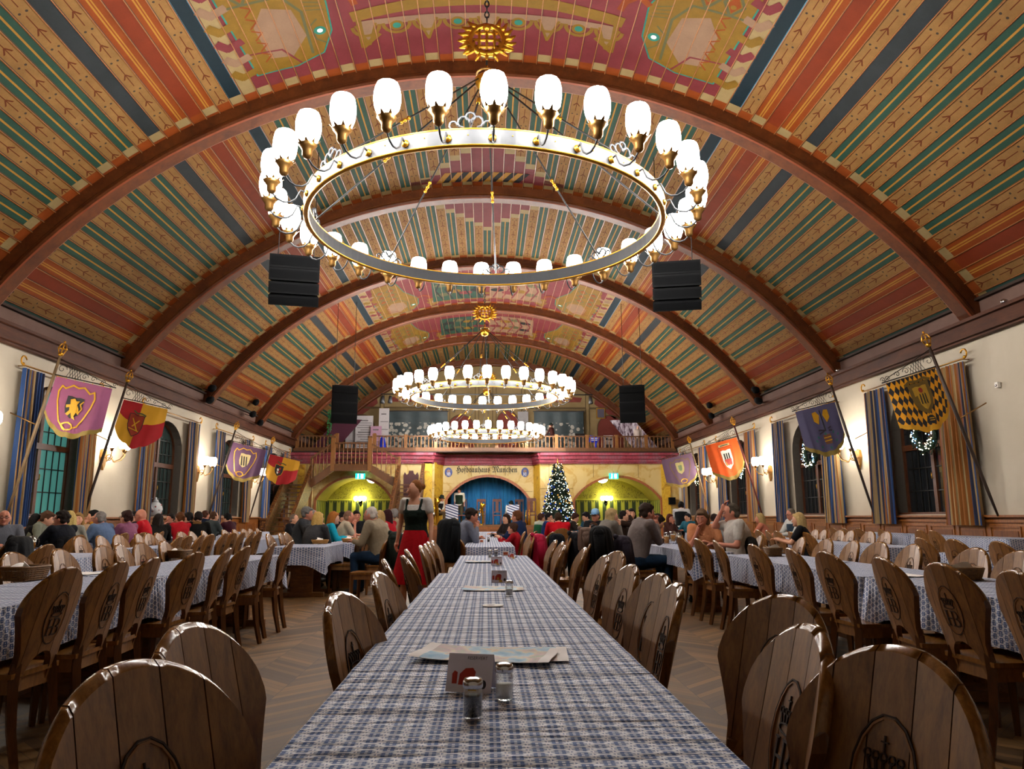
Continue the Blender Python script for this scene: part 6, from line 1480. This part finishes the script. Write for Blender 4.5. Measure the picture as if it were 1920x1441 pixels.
# far centre
person(887,953,13.2,-80,'dark haired man in a grey shirt at the left of the far centre table','6a6e7c',hc='20140e',skin='ruddy',lean=22,hp=8,arms='chin',group=G4,chair='wooden chair under the man in the grey shirt, far centre table')
person(949,963,17.5,120,'dark haired woman facing the camera at the far centre table','241c1c',hair='pony',hc='2a1810',female=True,hy=20,group=G4)
person(961,969,13.8,75,'child in a red and white patterned sweater at the far centre table','9c1420',hair='short',hc='3c2418',sc=.86,lean=14,group=G4,chair='wooden chair under the child in the red sweater')
person(969,957,15.2,60,'brown haired man in a navy shirt behind the child','18284a',hc='5a341c',skin='ruddy',lean=8,group=G4)
person(1015,962,20.5,-60,'guest in white and green beside the christmas tree','b8c0b0',hc='4a2c20',group=G4,vest='1f5a3c')
person(1029,961,19.6,-110,'dark haired guest with glasses in a blue pullover by the christmas tree','1c3468',hc='141216',glasses=True,arms='chin',group=G4)
person(1046,961,17.5,10,'dark haired man in a bright red sweater seen from behind','c01020',hc='3c2a1e',bulk=1.15,lean=4,group=G4,chair='wooden chair under the man in the bright red sweater')
person(1081,962,20.0,-100,'brown haired guest in front of the right edge of the christmas tree','2c2420',hc='3a2018',hp=20,arms='table',group=G4)
person(1096,960,19.4,110,'dark haired man in a teal and blue top bending forward','1f4a60',hc='16121a',hp=18,group=G4)
person(1116,956,16.2,160,'man with a light blue cap and glasses in a black jacket','16181c',hc='5a4a40',skin='ruddy',hat='cap',glasses=True,hy=-10,group=G3)
person(1112,976,15.4,100,'small child with brown hair in front of the man with the cap','5a4030',hc='3c2414',sc=.84,group=G3)
# right groups
person(1148,953,13.8,-75,'guest with fluffy blonde hair in a light grey sweater seen from behind','6c6660',hair='curly',hc='a08860',skin='fair',lean=20,arms='chin',bulk=1.12,group=G3,scarf='20222a')
person(1170,957,17.2,-110,'dark haired guest in a brown jacket behind the fluffy blonde hair','2c1e18',hc='1a1010',arms='face',group=G3)
person(1184,953,18.5,175,'woman with long dark curly hair in black','141216',hair='curly',hc='140e0c',female=True,arms='chin',group=G3)
person(1214,944,10.9,-78,'dark haired man in a taupe shirt resting his chin on his hands','6c6260','14283c',hc='2a1c14',skin='ruddy',lean=16,hp=4,arms='both',bulk=1.12,group=G3,chair='wooden chair under the man in the taupe shirt')
person(1216,941,16.4,-170,'bald guest hidden behind the man in the taupe shirt','8a7a70',hair='crop',hc='8a6a5a',skin='ruddy',arms='both',group=G3)
person(1240,966,12.6,-95,'guest in a dark brown sweater bending behind the taupe shirt','241c1c',hc='241812',lean=34,hp=25,bulk=1.15,group=G3)
person(1256,963,20.5,-140,'guest with auburn hair and a brown top near the waiter','4a2c28',hair='bob',hc='4a1c10',skin='ruddy',female=True,arms='chin',group=G3)
person(1277,940,22.0,-20,'standing waiter in white shirt and black waistcoat seen from behind','c8c8cc','14161a',hc='141010',stand=True,arms='reach',vest='16181c')
person(1289,962,21.5,120,'guest in a teal top seated behind the waiter','1f5a6c',hc='1c1a20',group=G3)
person(1314,955,11.0,150,'laughing woman with long curly brown hair in a peach top','c08058',hair='curly',hc='5a4430',skin='ruddy',female=True,lean=14,hp=14,arms='chin',sleeve='short',group=G3,chair='wooden chair under the laughing woman')
person(1369,943,10.3,82,'grey haired man in a white T-shirt with a hand on his forehead','bcb6ae','3a3c40',hair='crop',hc='4a4238',skin='ruddy',lean=6,hp=6,sleeve='short',arms='head',bulk=1.18,group=G3,chair='wooden chair under the man in the white T-shirt')
person(1340,963,18.0,-90,'dark haired guest in light grey behind the laughing woman','8a9094',hc='2a1c1a',group=G3)
person(1424,962,17.0,60,'woman with long blonde hair and a peach top seen from behind','b87058',hair='long',hc='a08858',skin='ruddy',female=True,group=G3)
person(1480,953,16.3,100,'grey haired man with glasses in a white shirt at the middle right tables','c0c0bc',hair='crop',hc='6a5e50',skin='ruddy',glasses=True,hp=14,vest='2c3a48',group=G3)
person(1496,961,12.4,60,'woman with long blonde hair in a black top at the middle right tables','16161a',hair='long',hc='b89c68',female=True,sleeve='short',group=G3)
# stage and gallery
person(829,927,35.4,-120,'seated tuba player in a dark hat and white shirt left of the stage','c8c4b8','4a3c28',hc='241c18',hat='felt',vest='1c1c1c',arms='lap',lean=14,skin='ruddy',z0=.83,hp=12)
person(861,912,37.3,170,'standing musician in hat, white shirt and leather braces on the stage','ccc8b8','3a3424',hc='3c1c10',hat='hat',stand=True,z0=.83,arms='down',skin='ruddy',vest='1c2a1c',sleeve='roll')
person(959,934,37.6,-150,'musician in a dark hat bending over his music on the stage','c8c4b8','3a3424',hc='241c18',hat='felt',z0=.83,lean=30,hp=20,arms='table',sc=.95)
person(1033,802,37.6,60,'guest in a brown jacket and hat standing on the gallery','3a1c18','1c1c20',hc='3c1c14',hat='hat',stand=True,z0=4.45,arms='reach',sc=.86)
person(1196,809,37.2,180,'pale figure in a light shirt standing on the right end of the gallery','b8a8a0','8a7a70',hair='bald',hc='8a7a70',skin='pale',stand=True,z0=4.45,arms='down',sc=.78)

# ---- stage chairs, flags and instruments
DRW=wood('stage_chair_wood','3c1c12','6a3828',.4)
def stage_chair(px,lbl,Y=37.6,deg=180,z=.83):
    p=at(px,975,Y); t=thing('stage_chair',lbl,'chair',(p.x,Y,z),R(deg),'carved chairs on the stage')
    MB().box((0,0,.46),(.46,.44,.05),DRW).build('seat',None,t)
    m=MB()
    for sx in(-1,1): m.box((sx*.2,-.2,.86),(.05,.05,.8),DRW)
    for z_,h in ((1.2,.14),(.62,.05)): m.box((0,-.2,z_),(.4,.045,h),DRW)
    m.box((0,-.2,.9),(.14,.03,.55),DRW); m.prism(arc(0,0,.09,.08,0,330,11),-.03,.03,DRW,Matrix.Translation((0,-.2,1.05))@Matrix.Rotation(PI/2,4,'X')); m.build('backrest',None,t)
    for sx in(-1,1):
        for sy in(-1,1): MB().bar((sx*.19,sy*.18,0),(sx*.19,sy*.18,.45),.05,.05,DRW,None,(0,1,0)).build('leg',None,t)
    return t
for px,lb in ((866,'dark carved chair on the stage before the standing musician'),(902,'dark carved chair on the stage behind the brass instrument'),(932,'dark carved chair alone in the middle of the stage'),(974,'dark carved chair on the stage behind the bending musician'),(997,'dark carved chair with a coat at the right end of the stage')): stage_chair(px,lb,38.0 if px==974 else 37.4 if px!=997 else 35.9)
s=Sh('blue_white_flag'); ob=s.coord('Object'); x,y,z=s.xyz(ob); st_=s.m('GREATER_THAN',s.m('FRACT',s.m('MULTIPLY',s.m('ADD',z,s.m('MULTIPLY',x,.35)),8.)),.6); FLG=s.fin(s.mix(st_,srgb('c4c8d4'),srgb('1c2c5a')),.7)
for px,Y,lb in ((847,35.3,'blue and white striped music stand cloth before the tuba player'),(962,36.9,'blue and white striped music stand cloth before the bending musician')):
    p=at(px,958,Y); zb=.83; t=thing('music_stand',lb,'music stand',(p.x,Y,zb)); MB().grid(10,8,lambda u,v:(-.3+.6*u,.01*math.sin(u*20),.25+.72*v),FLG).build('striped_cloth',None,t); MB().box((0,-.01,.27),(.6,.02,.06),YEL).build('fringe',None,t)
    MB().tube([(0,.03,0),(0,.03,.95)],.012,IRON,6).tube([(-.2,.03,0),(0,.03,.2),(.2,.03,0)],.01,IRON,5).build('stand',None,t)
BR=plain('bright_brass','d0a030',.18,.95,.1)
def horn(px,py,Y,z,lbl,s_=1.):
    p=at(px,py,Y); t=thing('brass_instrument',lbl,'brass instrument',(p.x,Y,z)); t.scale=(s_,)*3
    MB().tube([(0,0,.05),(.1,0,.0),(.16,0,.1),(.14,0,.5),(.1,0,.75),(.16,0,.95)],[.03,.035,.045,.055,.07,.15],BR,12).build('bell_tube',None,t)
    MB().tube([(.05,0,.1),(-.05,0,.05),(-.08,0,.3),(-.06,0,.62),(.02,0,.7),(.05,0,.5),(.03,0,.2)],.022,BR,8).build('coiled_tubing',None,t)
    for i in range(3): MB().tube([(-.02+.03*i,-.05,.3),(-.02+.03*i,-.05,.48)],.013,CHROME,6).build('valve',None,t)
horn(812,985,34.9,.82,'tall shining tuba standing at the left front of the stage',1.3); horn(899,985,35.2,.83,'brass horn standing at the front of the stage',1.05)
for px,lb in ((986,'tall slim brass flugelhorn on the right of the stage'),(992,'second slim brass horn on the right of the stage')):
    p=at(px,980,35.6); t=thing('brass_instrument',lb,'brass instrument',(p.x,35.6,.83)); MB().tube([(0,0,0),(0,0,.35),(.02,0,.7)],[.09,.03,.015],BR,10).build('bell_tube',None,t)
# ---- coats over chair backs
def coat(x,y,deg,lbl,hexc,w=.25,h=.55,zt=1.0,puff=1.):
    t_=thing('coat',lbl,'coat',(x,y,0),R(deg)); m=MB(); X=Vector((1,0,0)); Yv=Vector((0,1,0)); rq=random.Random(int(abs(x)*999)); p1,p2=rq.uniform(0,6),rq.uniform(0,6)
    prof=[(0,.55,.035),(.015,.72,.06),(.05,.9,.085),(.12,1.,.1),(.25,.98,.11),(.45,.92,.12),(.7,.9,.13),(.9,.92,.13),(1.,.86,.11)]
    loft(m,[(Vector((0,-.365-.03*v,zt-h*v*1.05)),X,Yv,w*a,b*puff) for v,a,b in prof],48,cloth_mat(hexc),lambda q,v:1+(.02+.07*v)*math.sin(q*11+p1+3*v)+.04*math.sin(q*5+p2))
    for sx in(-1,1): cap(m,(sx*w*.84,-.375,zt-.10),(sx*w*.8,-.40,zt-h*.85),.06*puff,.05)
    m.mats=[cloth_mat(hexc)]; m.mi=[0]*len(m.f)
    m.tube([(-w*.3,-.30,zt-.03),(0,-.28,zt-.01),(w*.3,-.30,zt-.03)],.03,cloth_mat(hexc),8); m.build('coat_cloth',None,t_); return t_
def coat_at(px,py,D,deg,lbl,hexc,own=True,**k):
    p=at(px,py,D); r=Matrix.Rotation(R(deg),3,'Z')@Vector((0,-.36,0)); coat(p.x-r.x,p.y-r.y,deg,lbl,hexc,zt=p.z,**k)
    if own: place_chair(p.x-r.x,p.y-r.y,deg,'wooden chair under the '+lbl.split(' hanging')[0],'occupied chairs')
coat_at(36,1005,8.6,100,'black coat hanging over a chair back at the left','0a0a0c',w=.25)
coat_at(128,1003,11.6,80,'black jacket hanging over a chair near the navy jacket','0b0c10',w=.22)
coat_at(742,996,10.6,84,'dark green coat hanging over a chair left of the waitress','141c16',w=.24,h=.7)
coat_at(843,972,11.3,-60,'large black coat hanging over a chair left of the far centre table','0a0e12',w=.28,h=.6,puff=1.1)
coat_at(1008,1000,10.8,95,'pink and red coat hanging over a chair at the centre table','a01838',w=.2,h=.5)
coat_at(1043,1000,12.8,60,'navy coat hanging over a chair by the red sweater','0c1018',w=.22,h=.55)
coat_at(1078,997,10.2,90,'long black coat hanging over a chair in the right aisle','0c0c12',w=.2,h=.6)
coat_at(1124,985,9.2,75,'big black winter jacket hanging over a chair beside the grey sweater','0c0d10',w=.27,h=.62,puff=1.25)
coat_at(1098,988,9.9,80,'taupe hooded jacket hanging beside the big black winter jacket','6a564c',w=.18,h=.3,own=False)
coat_at(1165,1003,9.4,95,'dark purple coat hanging behind the man in the taupe shirt','2c2630',w=.18,h=.5,own=False)
coat_at(1402,1005,10.2,82,'dark jacket hanging behind the man in the white T-shirt','22201e',w=.2,h=.5,own=False)
# ================================================================== world and view
w=bpy.data.worlds.new('world'); scene.world=w; w.use_nodes=True; w.node_tree.nodes['Background'].inputs[0].default_value=(.02,.025,.04,1); w.node_tree.nodes['Background'].inputs[1].default_value=.5
vs=scene.view_settings; vs.view_transform='Standard'; vs.look='None'; vs.gamma=1; vs.use_curve_mapping=False; vs.exposure=EXPO
cy=scene.cycles; cy.max_bounces=6; cy.diffuse_bounces=3; cy.glossy_bounces=2; cy.transmission_bounces=6; cy.use_denoising=True; cy.caustics_reflective=False; cy.caustics_refractive=False; cy.sample_clamp_indirect=4.; cy.use_adaptive_sampling=True; cy.adaptive_threshold=.12; cy.adaptive_min_samples=16
